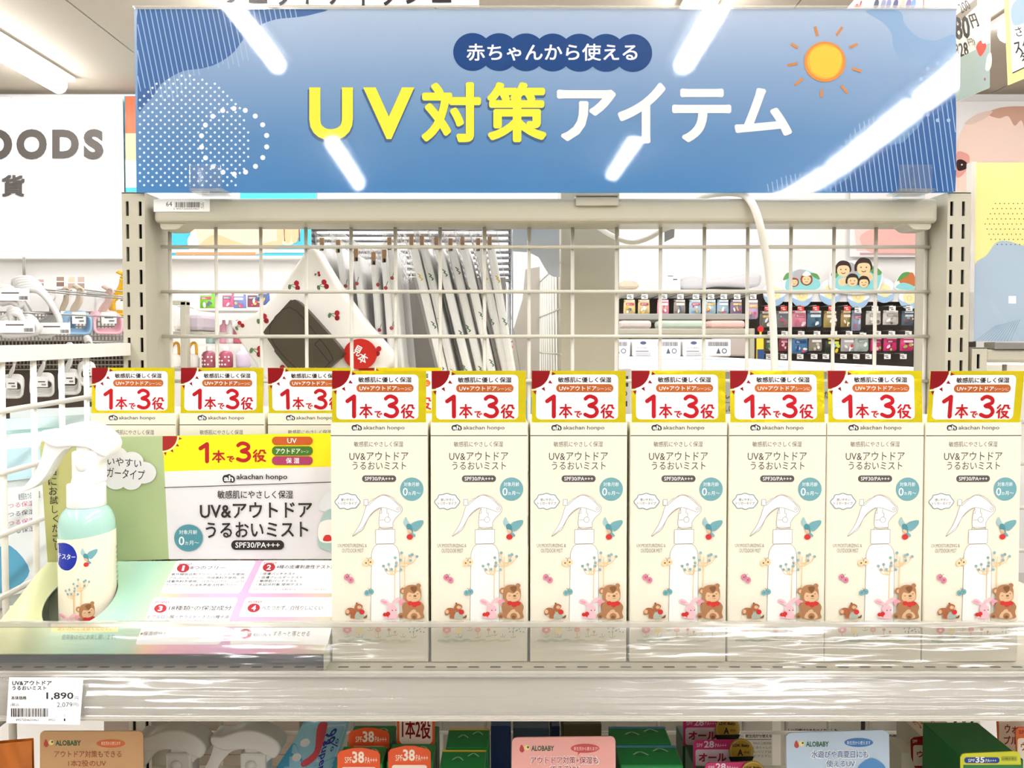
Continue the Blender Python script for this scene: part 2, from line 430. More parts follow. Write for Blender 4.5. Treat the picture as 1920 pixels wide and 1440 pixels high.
b.box(x0, x1, .8425, .8455, z0, z1, BEIGE, .0012); b.box(x0, x1, .8425, .87, z1 - .002, z1, BEIGE); b.build('clip_plate', beam)
# back grid
grid = T(); gy, wr = .878, .0021
gx = [P(x, 560, gy).x for x in (320, 406, 490, 574.5, 659, 742, 825.5, 908.5, 992, 1073.5, 1156, 1238, 1320, 1401, 1482, 1562.5, 1641, 1735)]
gz = [P(960, y, gy).z for y in (464, 547.5, 631, 714, 797, 880, 963, 1046, 1130, 1213, 1296, 1370, 1450)]
for x in gx: grid.tube([(x, gy, bz0 + .003), (x, gy, gz[-1])], wr, WIREW, 8)
for z in gz: grid.tube([(gx[0] - .008, gy - .0045, z), (gx[-1] + .002, gy - .0045, z)], wr, WIREW, 8)
grid.build('wire_grid', gon, label='beige wire grid closing the back')

# ------------------------------------------------------------------ banner sign
SY = .835
sg = thing('banner_sign', 'long blue banner with a sun and yellow lettering on the top beam', 'sign', (P(1024, 360, SY).x, SY, P(1024, 362, SY).z))
c00, c11 = P(256, 361, SY), P(1793, 17, SY)
zb, zt = c00.z, c11.z
so = (c00 + c11) / 2
sz_ = sg['_o'][2]; grad = ramp_mat([(zb - sz_, '#3274ac'), (zb - sz_ + (zt - zb) * .3, '#4a7cab'), (zb - sz_ + (zt - zb) * .65, '#7997b9'), (zt - sz_, '#a0b1c7')], rough=.6)  # blue print gradient; part of the sleeve's reflection is put into its colours
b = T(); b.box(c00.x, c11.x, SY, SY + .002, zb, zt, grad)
A = Art(b, (lambda f: lambda x, y, L: f(min(1792.6, max(256.4, x)), min(360.6, max(17.4, y)), L))(face_fn(SY, 2.5e-5)))
DK = mat('#3c6193', .6, spec=.15); DK2 = mat('#28578f', .6, spec=.15); LINEM = mat('#93b0ce', .6); LB = mat('#7f9fc0', .6)
# left wave field
A.blob([(259, 17), (430, 17), (605, 17), (590, 26), (560, 32), (520, 36), (490, 46), (466, 62), (452, 80), (436, 100), (410, 118), (380, 128), (345, 133), (318, 146), (300, 160), (286, 182), (272, 196), (259, 205), (259, 110)], DK, n=4)
A.poly([(258, 17), (300, 17), (300, 150), (285, 180), (258, 206)], DK)
for k in range(-4, 31):
    x = 262 + k * 9.7; yb = 175 - max(0, k - 2) * 4.6 + (8 if k % 2 else 0) + 12 * math.sin(k * .45)
    if yb < 28: continue
    x2 = x + (yb - 17) * .2; ya_ = 17 if x > 258 else 17 + (258 - x) / .2
    if ya_ < yb: A.line([(max(258, x), ya_), (x2, yb)], 1.9, LINEM, 3, cap=False)
dots = mat('#f2f6fa', .4)
for j in range(28):
    for i in range(-2, 29):
        x = 262.5 + i * 15.6 + (7.8 if j % 2 else 0); y = 142 + j * 7.6
        if x < 259 or y > 352: continue
        if ((x - 350) / 118) ** 2 + ((y - 268) / 128) ** 2 < 1: A.poly(ell(x, y, 2.2, n=8), dots, 4)
for k in range(18):
    a = 2 * PI * k / 18 + .17; A.poly(ell(439 + 62 * math.cos(a), 265 + 61.5 * math.sin(a), 4.7, n=14), dots, 5)
# right wave field
A.blob([(1623, 20), (1685, 20), (1696, 45), (1722, 70), (1755, 76), (1790, 66), (1790, 118), (1760, 122), (1712, 124), (1690, 115), (1676, 90), (1672, 62), (1655, 42)], LB, n=4)
A.blob([(1570, 359), (1588, 336), (1608, 310), (1625, 288), (1650, 276), (1690, 268), (1715, 252), (1730, 222), (1748, 195), (1775, 172), (1791, 165), (1791, 359)], DK2, n=4)
A.poly([(1571, 359.5), (1660, 300), (1791, 170), (1791, 359.5)], DK2)
tops = [(1439, 345), (1470, 330), (1505, 324), (1535, 315), (1560, 295), (1585, 262), (1610, 232), (1640, 218), (1690, 206), (1718, 185), (1740, 140), (1775, 120), (1791, 116)]
def interp(x, t=tops):
    for (a, b2), (c, d) in zip(t, t[1:]):
        if a <= x <= c: return b2 + (d - b2) * (x - a) / (c - a)
    return t[-1][1]
for k in range(45):
    x = 1439 + k * 8.6; yt = interp(min(x, 1790)); x2 = x + (359 - yt) * .13
    if x > 1790: break
    y2 = 359
    if x2 > 1791: y2 = yt + (1791 - x) / .13; x2 = 1791
    A.line([(x, yt), (x2, y2)], 1.7, LINEM, 9.5, cap=False)
for k in range(14):
    a = 2 * PI * k / 14; A.poly(ell(1768 + 46 * math.cos(a), 172 + 55 * math.sin(a), 3.6, n=12), LINEM, 10.5) if 1768 + 46 * math.cos(a) < 1787 else None
# title pill
NAVY = mat('#123f78', .6, spec=.1)
for k in range(7): A.poly(ell(886 + 50.1 * k, 97.5 + k * .35, 36.2, 35.6, n=40), NAVY, 9 + .1 * k)
A.rect(886, 76, 1187, 121, NAVY, 10)
A.text('赤ちゃんから使える', (875, 82, 1195, 114), mat('#ffffff', .45), w=.012, L=11, res=4)
SHADOW = mat('#35577d', .5); YEL = mat('#eede34', .5); PINKW = mat('#f1e6e5', .5)
for g, bx, c in (('U', (580, 164, 662, 263), YEL), ('V', (681, 164, 777, 261), YEL), ('対', (790, 154, 902, 267), YEL), ('策', (913, 154, 1025, 267), YEL),
                 ('ア', (1044, 168, 1155, 265), PINKW), ('イ', (1158, 155, 1248, 269), PINKW), ('テ', (1260, 166, 1371, 267), PINKW), ('ム', (1377, 165, 1485, 255), PINKW)):
    if c is PINKW: A.bold(g, bx, c, 3.4, 14); continue
    w = .034 if g in 'UV' else (.03 if c is YEL else .04)
    if g in '対策':
        A.bold(g, (bx[0] - 3, bx[1] + 3, bx[2] + 1, bx[3] + 5), SHADOW, 4.5, 12); A.bold(g, bx, c, 3.6, 14); continue
    if c is YEL: A.text(g, (bx[0] - 3, bx[1] + 4, bx[2] + 1, bx[3] + 6), SHADOW, w=w + .012, L=12, res=5)
    A.text(g, bx, c, w=w, L=14, res=5)
# sun
A.circ(1546.5, 116, 39, mat('#d2812a', .55), 38, 15, 48); A.circ(1546.5, 115.5, 33.5, mat('#e6a32a', .55), 33, 16, 48); A.blob([(1520, 100), (1545, 86), (1573, 95), (1577, 118), (1566, 140), (1545, 145), (1522, 132)], mat('#f2ba2c', .55), 17)
for (x0, y0), (x1, y1) in (((1528, 50), (1533, 68)), ((1579, 51), (1568, 67)), ((1608, 83), (1592, 89)), ((1597, 128), (1615, 134)), ((1577, 160), (1589, 175)), ((1541, 168), (1539, 183)), ((1505, 147), (1490, 160)), ((1495, 119), (1476, 123)), ((1496, 90), (1483, 82))):
    A.line([(x0, y0), (x1, y1)], 5, mat('#c07a3a', .55), 15, cap=False)
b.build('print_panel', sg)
# clear film sleeve, slightly buckled
def film(u, v):
    x = P(254, 200, SY).x + u * (P(1794.5, 200, SY).x - P(254, 200, SY).x); z = zb - .002 + v * (zt - zb + .0045)
    w = 1 - v; q = w ** .8
    g = (.030 + max(0, x - .08) / .32 * .026 * w ** 1.5) * .115 * (1 - math.cos(5.4 * (x - .08))) + .0003 * math.sin(11 * x + 4 * v)
    return (x * (1 - g / SY), SY - .0045 - g, z)
b = T(); b.grid(film, 90, 40, clear('#fefefe', .032, gain=1.2)); 
b.box(P(254, 200, SY).x, P(1794.5, 200, SY).x, SY - .003, SY + .003, zt + .0005, zt + .0026, clear('#f6f6f4', .1, haze=.25))
b.build('clear_sleeve', sg, label='clear glossy film sleeve', fix=False)
CLR = clear('#fbfcfd', .05, haze=.03, gain=1.6)
for xa, xb in ((367, 427), (1670, 1731)):
    xm0, xm1 = P(xa, 330, SY).x, P(xb, 330, SY).x; z0, z1 = P(960, 374, SY).z, P(960, 316, SY).z; zm = P(960, 358, SY).z
    b = T(); b.box(xm0, xm1, SY - .019, SY - .0165, zm - .002, z1, CLR, .0008); b.box(xm0 + .012, xm0 + .0135, SY - .024, SY - .019, zm, z1 - .004, CLR)
    b.box(xm0 + .001, xm1 + .003, SY - .021, SY + .012, zm - .004, zm - .0015, CLR, .0006); b.box(xm0 + .008, xm1, SY - .004, SY + .012, z0, zm - .004, CLR)
    b.build('sign_holder', sg, label='clear acrylic sign holder clip')

# ------------------------------------------------------------------ cables
CABLE = mat('#e9e6dc', .4)
cp = [P(*p) for p in ((1310, 372, .93), (1325, 366, .9), (1345, 362.5, .872), (1372, 361, .855), (1396, 366, .846), (1412, 385, .838), (1424, 418, .838), (1432, 455, .846), (1440, 500, .855), (1446, 560, .862), (1450, 620, .865), (1452, 690, .866), (1452, 800, .866), (1450, 950, .866), (1448, 1060, .85))]
T().tube(smooth(cp, 6, False), .0041, CABLE, 12).build('power_cable', label='white power cable draped over the beam right of the centre', cat='cable')
cp = [P(*p) for p in ((1120, 425, .95), (1140, 438, .94), (1163, 449, .93), (1182, 454, .93), (1200, 452, .93), (1222, 443, .925), (1245, 430, .92), (1270, 421, .915), (1295, 412, .91), (1320, 400, .905))]
cb = thing('hanging_cable', 'white cable sagging behind the grid with a grey tag on it', 'cable', tuple(cp[4]))
T().tube(smooth(cp, 6, False), .0032, CABLE, 12).build('cord', cb)
b = T(); A = Art(b, face_fn(.922)); b.prism([(v.x, v.z) for v in (P(1246, 425, .922), P(1266, 417, .922), P(1264, 445, .922), P(1246, 454, .922))], .001, mat('#a9adb2', .5), Matrix.Translation((0, .922, 0))); b.build('tag', cb, label='grey paper tag')

# ------------------------------------------------------------------ shelf, price rail, front fence
SHZ = P(960, 1243, .524).z; SX0, SX1 = -.397, .472
SHELFM = mat('#bfb8a4', .35, noise=.02)
sh = thing('shelf', 'beige steel shelf board under the row of mist cartons', 'shelf', (.037, .67, SHZ))
b = T(); b.box(SX0, SX1, .506, .838, SHZ - .02, SHZ, SHELFM, .0012)
A = Art(b, lambda x, y, L: Vector((x, y, SHZ + 3e-5 * L)))
for k in range(58):
    for r_ in range(2): A.rrect(SX0 + .012 + k * .0148, .510 + r_ * .006, SX0 + .0195 + k * .0148, .5125 + r_ * .006, .0012, mat('#4a453c', .7), 1)
b.build('board', sh)
for x in (SX0, SX1): 
    b = T(); b.prism([(.52, SHZ - .021), (.842, SHZ - .021), (.842, SHZ - .075), (.80, SHZ - .07), (.53, SHZ - .035)], .002, BEIGE, Matrix(((0, 1, 0, x), (1, 0, 0, 0), (0, 0, 1, 0), (0, 0, 0, 1)))); b.build('shelf_bracket', sh)
FTOP = P(960, 1166, .512).z
pr = thing('price_rail', 'clear ribbed plastic price rail along the shelf front edge', 'price rail', (.037, .50, SHZ - .034))
# cross-section of the price rail cover: leaning ribbed clear strip
ra, rb = P(960, 1262, .499), P(960, 1348, .486)
def railfn(u, v):
    x = SX0 + u * (SX1 - SX0); z = ra.z + (rb.z - ra.z) * v; y = ra.y + (rb.y - ra.y) * v - .004 * math.sin(PI * v) + .0003 * math.sin(v * 40)
    return (x, y, z)
b = T(); b.grid(railfn, 40, 48, clear('#efeeec', .18, haze=.12, bump=.0032, nscale=14, stretch=(1.1, 1, 10), gain=2.6, hazecol='#d5d3cd')); 
for v in (0, .06, .94, 1.0):
    p = railfn(0, v); b.tube([(SX0, p[1], p[2]), (SX1, p[1], p[2])], .0011 if v in (.06, .94) else .0015, clear('#e9e6df', .12, haze=.3, gain=2.0), 8)
b.build('clear_cover', pr, label='clear ribbed cover strip', fix=False)
b = T(); b.add([(x, y, z) for x in (SX0, SX1) for y, z in ((ra.y + .0015, ra.z - .001), (rb.y + .0015, rb.z + .001), (rb.y + .003, rb.z + .001), (ra.y + .004, ra.z - .001))], [(0, 1, 5, 4), (1, 2, 6, 5), (2, 3, 7, 6), (3, 0, 4, 7), (0, 3, 2, 1), (4, 5, 6, 7)], mat('#b9b5a9', .35, noise=.03)); b.box(SX0, SX1, rb.y - .001, ra.y + .006, rb.z - .001, rb.z + .0015, mat('#cfc9bb', .3)); b.build('backing_strip', pr, label='cream backing strip')
fe = T()
FB = SHZ + .0005
def fencefn(off):
    def f(u, v):
        x = SX0 + u * (SX1 - SX0); z = FB + (FTOP - FB) * v
        return (x, .5005 + off + .0125 * v - .0022 * math.sin(PI * v), z)
    return f
fe.grid(fencefn(0), 40, 20, clear('#e2e1de', .15, haze=.10, bump=.0026, nscale=11, stretch=(1.1, 1, 10), gain=2.8, hazecol='#cfcec9'))
fe.box(SX0, SX1, .511, .515, FTOP - .004, FTOP, clear('#efeee8', .08, haze=.28, gain=2.0), .001)
fe.box(SX0, SX1, .499, .506, FB, FB + .0025, clear('#efeee8', .1, haze=.3, gain=2.0), .0006)
fe.build('shelf_fence', label='low clear plastic fence along the shelf front in front of the cartons', cat='shelf fence', fix=False)
# price tag
b = T(); A = Art(b, plane_fn((0, .4862, P(80, 1312, .4862).z), (0, -1, .42), 2e-5))
A.poly([(17, 1270), (155.5, 1271), (149, 1358.5), (12, 1356)], mat('#fdfcf6', .45))
A.text('UV&アウトドア', (23, 1276, 97, 1285), INK, w=.03); A.text('うるおいミスト', (23, 1286, 87, 1294), INK, w=.03)
A.text('本体価格', (21, 1305, 50, 1312), INK, w=.02); A.text('1,890', (87, 1298, 138, 1313), INK, w=.022); A.text('円', (140, 1306, 147, 1313), INK)
A.text('(税込', (20, 1318, 36, 1325), INK); A.text('2,079', (107, 1317, 136, 1327), INK); A.text('円)', (138, 1318, 148, 1326), INK)
A.barcode(21, 1328, 90, 1344, INK, 11); A.text('4957204633462', (30, 1347.5, 73, 1352), INK); A.text('9922', (91, 1347.5, 104, 1352), INK); A.text('0', (120, 1340, 123, 1344), INK); A.text('1', (120, 1347, 123, 1352), INK)
n_ = Vector((0, -1, .42)).normalized()
pts = [on_plane(x, y, Vector((0, .4862, P(80, 1312, .4862).z)), n_) for x, y in ((17, 1270), (155.5, 1271), (149, 1358.5), (12, 1356))]
b.add(pts + [p - n_ * .0006 for p in pts], [(0, 1, 2, 3), (7, 6, 5, 4), (0, 4, 5, 1), (1, 5, 6, 2), (2, 6, 7, 3), (3, 7, 4, 0)], mat('#fdfcf6', .45))
b.build('price_tag', label='white price tag reading 1,890 with a barcode on the clear rail', cat='price tag')
# ------------------------------------------------------------------ shared artwork: rounded lettering, logo, animals
def slogan(A, tr, m):
    """the rounded four-sign slogan (one bottle, three roles) drawn with round-ended strokes; tr maps the drawing to A's picture"""
    q = lambda pts: [tr(x, y) for x, y in pts]
    k = abs(tr(1, 0)[0] - tr(0, 0)[0])
    A.line(q([(460, 190), (570, 112), (570, 440)]), 68 * k, m)
    A.line(q(smooth([(1090, 150), (1130, 118), (1185, 112), (1255, 150), (1255, 215), (1150, 262), (1240, 290), (1280, 360), (1240, 425), (1165, 440), (1085, 408)], 4, False)), 62 * k, m)
    for s in ([(680, 298), (850, 298)], [(765, 245), (765, 460)], [(755, 310), (668, 410)], [(775, 310), (860, 410)], [(730, 405), (800, 405)],
              [(1398, 250), (1355, 300)], [(1405, 310), (1350, 375)], [(1388, 345), (1388, 460)], [(1465, 258), (1455, 300), (1432, 328)],
              [(1465, 258), (1530, 258), (1530, 300), (1553, 306)], [(1425, 362), (1520, 362), (1490, 420), (1425, 462)], [(1445, 390), (1485, 430), (1548, 460)]):
        A.line(q(s), 29 * k, m)
    for s in ([(912, 366), (1003, 360)], smooth([(985, 366), (958, 398), (955, 435), (988, 455)], 4, False), [(990, 398), (998, 412)], [(1014, 388), (1022, 402)]):
        A.line(q(s), 20 * k, m)
def logo(A, x0, y0, x1, y1, dark=None, light=None):
    d = dark or INK; w = x1 - x0; h = y1 - y0
    A.blob([(x0, y0 + .55 * h), (x0 + .1 * w, y0 + .12 * h), (x0 + .35 * w, y0 + .02 * h), (x0 + .55 * w, y0 - .08 * h), (x0 + .72 * w, y0 + .08 * h), (x1 - .05 * w, y0 + .3 * h), (x1, y0 + .75 * h), (x0 + .85 * w, y1), (x0 + .5 * w, y0 + .92 * h), (x0 + .15 * w, y1)], d)
    A.text('ah', (x0 + .13 * w, y0 + .12 * h, x0 + .87 * w, y0 + .84 * h), light or WHITE, w=.03)
def sun_corner(A, cx, cy, r, red, white, bg=None):
    A.poly([(cx, cy)] + ell(cx, cy, r, n=12, a0=0, a1=PI / 2), red)
    A.line(ell(cx, cy, r * 1.07, n=12, a0=0, a1=PI / 2), r * .055, white, cap=False)
    for a in (8, 32, 57, 81):
        a = math.radians(a); c, s_ = math.cos(a), math.sin(a); p = lambda q, o: (cx + q * r * c - o * r * s_, cy + q * r * s_ + o * r * c)
        A.poly([p(1.13, -.1), p(1.36, 0), p(1.13, .1)], red)
BR1 = mat('#a87850', .6); BR2 = mat('#7e5535', .6); BR3 = mat('#d9b48c', .6); RED = mat('#c8322c', .5); PINK = mat('#f3bfc4', .6); PINK2 = mat('#e79aa6', .6); RUST = mat('#a5623c', .6)
TEAL = mat('#6fa3a8', .5); TEALD = mat('#4d8a95', .5); OCHRE = mat('#eac487', .6); BERRY = mat('#86a8ad', .6)
def bear(A, tr):
    c = lambda x, y, rx, m, ry=None, rot=0: A.poly([tr(*p) for p in ell(x, y, rx, ry, 22, rot=rot)], m)
    b = lambda pts, m: A.poly([tr(*p) for p in smooth(pts, 4)], m)
    c(900, 460, 40, BR1); c(902, 465, 22, BR3); c(1090, 396, 30, BR1)
    b([(905, 520), (915, 430), (970, 390), (1050, 388), (1110, 420), (1125, 500), (1115, 570), (1060, 600), (960, 600), (915, 570)], BR1)
    b([(930, 800), (900, 720), (895, 640), (950, 590), (1100, 590), (1160, 650), (1150, 730), (1150, 805)], BR1)
    b([(945, 540), (965, 480), (1015, 490), (1040, 490), (1080, 460), (1115, 500), (1110, 565), (1050, 595), (970, 585)], BR3)
    b([(960, 800), (980, 730), (1040, 690), (1100, 740), (1110, 800)], BR3)
    b([(990, 420), (1040, 485), (1075, 425), (1050, 400)], BR2)
    c(1048, 523, 20, BR2, 13); c(985, 522, 15, BR2, 4, -.1); c(1080, 496, 15, BR2, 4, -.4)
    A.line([tr(*p) for p in [(1030, 548), (1050, 556), (1072, 550)]], abs(tr(4, 0)[0] - tr(0, 0)[0]), BR2)
    c(990, 614, 32, RED, 28); c(1090, 616, 34, RED, 28); c(1045, 630, 36, RED, 34)
    b([(898, 640), (940, 640), (1000, 700), (980, 725), (920, 710)], BR1); b([(1160, 650), (1120, 640), (1060, 700), (1085, 725), (1150, 705)], BR1)
    c(880, 768, 38, BR1, 36); c(878, 778, 20, BR2, 16); c(1040, 775, 42, BR1, 40); c(1040, 785, 24, BR2, 18)
def rabbit(A, tr, scarf=True):
    c = lambda x, y, rx, m, ry=None, rot=0: A.poly([tr(*p) for p in ell(x, y, rx, ry, 20, rot=rot)], m)
    b = lambda pts, m: A.poly([tr(*p) for p in smooth(pts, 4)], m)
    b([(740, 650), (690, 630), (630, 605), (620, 575), (660, 560), (715, 590), (748, 640)], PINK); b([(752, 645), (770, 590), (820, 548), (860, 550), (860, 585), (800, 610), (765, 650)], PINK)
    b([(690, 620), (640, 600), (640, 580), (700, 600)], PINK2)
    c(765, 685, 58, PINK, 50); b([(710, 800), (715, 740), (760, 720), (815, 735), (815, 805)], PINK)
    if scarf: b([(850, 575), (900, 572), (960, 600), (930, 615), (900, 610), (880, 640), (858, 640)], PINK2)
    c(768, 704, 7, INK); c(812, 700, 6, INK); c(676, 756, 24, RED); c(716, 746, 28, RED, 26); c(700, 775, 26, RED); c(690, 790, 26, PINK, 12)
def squirrel(A, tr):
    c = lambda x, y, rx, m, ry=None, rot=0: A.poly([tr(*p) for p in ell(x, y, rx, ry, 18, rot=rot)], m)
    b = lambda pts, m: A.poly([tr(*p) for p in smooth(pts, 4)], m)
    b([(250, 800), (252, 750), (200, 765), (188, 715), (225, 675), (290, 680), (320, 730), (318, 800)], RUST); c(215, 720, 22, BR3, 26)
    b([(310, 805), (320, 740), (380, 720), (415, 770), (410, 805)], mat('#a9b3a3', .6)); b([(300, 700), (310, 640), (350, 620), (395, 640), (395, 665), (360, 715)], RUST); c(360, 665, 26, BR3, 22); c(328, 618, 12, BR2)
    c(392, 725, 34, RED, 32); b([(405, 800), (440, 770), (458, 760), (450, 800)], BR2); c(370, 650, 4, INK)
def wings(A, tr, x, y, r, m, dot, ang):
    for s in (-1, 1):
        p = ell(x + s * r * .95 * math.cos(ang), y + s * r * .95 * math.sin(ang), r, r * 1.15, 14); A.poly([tr(*q) for q in p], m)
        A.poly([tr(*q) for q in ell(x + s * r * .85 * math.cos(ang), y + s * r * .85 * math.sin(ang), r * .33, n=8)], dot)
        A.line([tr(*q) for q in smooth([(x, y - r * .4), (x + s * r * .25, y - r * 1.5), (x + s * r * .75, y - r * 1.7)], 4, False)], abs(tr(4, 0)[0] - tr(0, 0)[0]), GREYINK, cap=False)
def bird(A, tr):
    b = lambda pts, m: A.poly([tr(*p) for p in smooth(pts, 4)], m)
    b([(1300, 800), (1250, 760), (1245, 700), (1280, 635), (1310, 690), (1340, 750)], mat('#9fc0bf', .6)); b([(1370, 780), (1420, 720), (1565, 690), (1570, 760), (1480, 860), (1420, 870)], TEAL)
    b([(1290, 800), (1310, 755), (1370, 765), (1400, 850), (1395, 930), (1340, 900), (1310, 850)], TEALD); b([(1310, 850), (1370, 860), (1380, 910), (1330, 900)], BR3)
    b([(1390, 900), (1445, 940), (1440, 970), (1400, 965)], TEAL)
    A.poly([tr(*q) for q in ell(1350, 975, 54, 48, 20)], RED)
def trees(A, tr, k):
    for x0, y0, yb, L in ((795, 265, 560, ((655, 155), (720, 135), (755, 195), (815, 115), (870, 200), (690, 200), (810, 155))), (918, 160, 430, ((800, 50), (865, 80), (980, 25), (1070, 35), (990, 85), (880, -10), (1010, 10)))):
        st = OCHRE; A.line([tr(x0, yb), tr(x0, y0 - 120)], 9 * k, st, cap=False)
        for i, (x, y) in enumerate(L):
            A.line([tr(*p) for p in smooth([(x, y), ((x * 2 + x0) / 3, y0 - (18 if i < 3 else 50)), (x0, y0 - (0 if i < 4 else 45))], 4, False)], 7 * k, st, cap=False)
        for x, y in L: A.poly([tr(*q) for q in ell(x, y, 18, n=12)], BERRY)
# ------------------------------------------------------------------ mist cartons
CU = .524 / F / 2.571                                    # metres per artwork unit
CW, CH, CD = .0664, P(960, 1243, .524).z and P(960, 793, .524).z - P(960, 1243, .524).z, .064
CREAM = mat('#ece6d0', .5); CREAM2 = mat('#f4f2ea', .5)
GOLD = mat('#f3df22', .26, metal=.65, bump=.0012, nscale=70); FOILRED = mat('#d2222c', .3, metal=.55); FOILOR = mat('#e07a3c', .28, metal=.7, bump=.0006, nscale=90)
DRED = mat('#8f1015', .34, metal=.3)
def make_carton():
    root = thing('mist_carton', '', 'carton', (0, 0, 0))
    t = T(); t.box(-CW / 2, CW / 2, 0, CD, 0, CH, CREAM, .0006, seg=1)
    sk = lambda x, y: (x - 773 - (8 * (y - 287) / 953 if y > 287 else 0))
    A = Art(t, lambda x, y, L: Vector((sk(x, y) * CU, -1.2e-5 * L - 1e-5, CH - (y - 287) * CU)))
    # tuck flap line, logo, titles
    A.rect(539, 350, 1007, 354, INK); A.rect(538, 290, 1008, 292, mat('#e6dfc4', .5), 1)
    logo(A, 640, 299, 690, 327); A.text('akachan honpo', (697, 303, 897, 328), GREYINK, w=.014)
    A.text('敏感肌にやさしく保湿', (652, 380, 890, 406), GREYINK); A.text('UV&アウトドア', (630, 430, 915, 472), GREYINK, w=.004); A.text('うるおいミスト', (645, 478, 905, 517), GREYINK, w=.004)
    A.rrect(692, 545, 857, 577, 15, GREYINK); A.text('SPF30/PA+++', (705, 552, 845, 570), WHITE, w=.006)
    A.circ(933, 612, 57, TEAL, n=36); A.text('対象月齢', (895, 578, 970, 598), WHITE); A.text('0', (889, 605, 914, 644), WHITE, w=.008); A.text('ヵ月〜', (916, 622, 975, 641), WHITE, w=.006)
    cl = [(560, 673), (575, 655), (582, 640), (600, 638), (620, 632), (642, 639), (660, 640), (670, 655), (683, 672), (672, 690), (660, 703), (642, 704), (622, 711), (604, 704), (585, 706), (574, 692)]
    cl = smooth(cl, 4); A.poly(cl, CREAM2); A.line(cl, 4.5, mat('#7f979b', .5), closed=True, cap=False)
    A.text('使いやすい', (590, 656, 655, 670), GREYINK, w=.01); A.text('トリガータイプ', (576, 674, 667, 688), GREYINK, w=.01)
    z = lambda x, y: (x * .2857 + 539, y * .2857 + 565.6)
    q = lambda pts: [z(*p) for p in pts]
    OUT = mat('#8d847b', .5); lw = 1.7
    body = [(700, 1380), (697, 1300), (710, 1220), (750, 1140), (800, 1102), (1068, 1098), (1120, 1140), (1160, 1210), (1172, 1300), (1178, 1380), (1190, 2450), (690, 2450)]
    A.poly(q(body), CREAM2); A.line(q(body[:10] + [(1190, 2450)]), lw, OUT, cap=False, sm=0); A.line(q([(700, 1380), (690, 2450)]), lw, OUT, cap=False)
    head = smooth([(615, 440), (740, 330), (850, 272), (930, 262), (1050, 310), (1140, 400), (1215, 480), (1200, 560), (1110, 650), (1060, 740), (1050, 815), (840, 815), (838, 570), (865, 480), (760, 520), (650, 640), (560, 830), (480, 900), (375, 965), (480, 800), (550, 640)], 4)
    A.poly(q(head), CREAM2); A.line(q(head), lw, OUT, closed=True, cap=False)
    for pts in ([(568, 338), (635, 336), (640, 436), (568, 438)],): A.poly(q(pts), CREAM2); A.line(q(pts), lw, OUT, closed=True, cap=False)
    A.poly(q([(768, 852), (1095, 848), (1098, 1075), (1085, 1090), (785, 1096), (768, 1085)]), CREAM2); A.line(q([(768, 852), (1095, 848), (1098, 1075), (1070, 1090), (785, 1096), (768, 1080)]), lw, OUT, closed=True, cap=False)
    A.line(q([(815, 850), (830, 815), (1050, 812), (1062, 850)]), lw, OUT, cap=False); A.line(q(smooth([(640, 440), (850, 272), (1000, 300), (1190, 480), (1150, 552), (1060, 520), (930, 482), (830, 490), (660, 630), (560, 800), (380, 965)], 4, False)), lw, OUT, cap=False)
    A.line(q([(865, 490), (870, 572), (838, 572)]), lw, OUT, cap=False); A.line(q([(962, 490), (962, 570), (985, 570), (985, 640)]), lw, OUT, cap=False); A.line(q([(838, 688), (920, 685)]), lw, OUT, cap=False)
    A.ring(*z(968, 682), 46 * .2857, lw, OUT); A.ring(*z(1148, 496), 20 * .2857, lw, OUT); A.line(q(smooth([(690, 325), (760, 312), (850, 260), (920, 243), (1060, 290), (1180, 400), (1222, 480)], 4, False)), lw, mat('#dccac0', .5), cap=False)
    A.text('UV,MOISTURIZING &', (576, 878, 716, 897), GREYINK, w=-.012); A.text('OUTDOOR MIST', (596, 902, 700, 921), GREYINK, w=-.012)
    bird(A, z)
    a = lambda x, y: (x * .3928 + 540.4, y * .3928 + 925.6)
    trees(A, a, .3928)
    wings(A, a, 468, 110, 34, mat('#f5cfa0', .6), BR2, -.2); wings(A, a, 228, 310, 34, mat('#cf7f93', .6), mat('#a04a62', .6), .6); wings(A, a, 480, 480, 30, TEAL, TEALD, -.25)
    squirrel(A, a); rabbit(A, a); bear(A, a)
    # flowers along the foot
    fl = lambda x, y, r, m: A.poly([a(*p) for p in ell(x, y, r, r * .85, 14)], m)
    st = mat('#b5b489', .6)
    for x, y0, y1 in ((215, 980, 1040), (360, 980, 1045), (500, 900, 960), (597, 980, 1050), (730, 960, 1035), (805, 975, 1020), (905, 990, 1040), (1035, 900, 1045)):
        A.line([a(x, y0), a(x, y1)], 3, st, cap=False); A.poly([a(x, y1 - 5), a(x + 45, y1 - 35), a(x + 20, y1 - 3)], st); A.poly([a(x, y1 - 5), a(x - 45, y1 - 20), a(x - 20, y1)], st)
    fl(215, 940, 54, mat('#dd8f86', .6)); fl(215, 945, 16, mat('#f3d5c8', .6)); fl(500, 890, 38, mat('#dca690', .6)); fl(597, 942, 38, mat('#dd9a88', .6)); fl(597, 942, 14, BR3)
    A.poly([a(*p) for p in smooth([(320, 915), (345, 925), (362, 912), (380, 925), (402, 912), (395, 970), (360, 990), (325, 970)], 3)], mat('#efd79a', .6)); A.poly([a(375, 1045), a(415, 985), a(400, 1050)], mat('#a9bcc4', .6))
    for x, y, r in ((730, 940, 22), (805, 966, 16)): fl(x, y, r, mat('#cf8f82', .6))
    for i in range(16): fl(980 + 13 * i, 925 + 45 * math.sin(i * 1.9), 9, mat('#6c8a94', .6))
    for i in range(14): A.poly([a(*p) for p in ell(150 + i * 62, 1075 + 9 * math.sin(i * 2.2), 55, 17 - .5 * i, 12)], mat(('#b9c1a0', '#aeb89a', '#c6c8a4', '#d2cfae')[min(3, i // 3) if i > 5 else i % 2], .7), A.l + 1 if i == 0 else None)
    # barcode side, top flap crease
    t.build('carton_body', root)
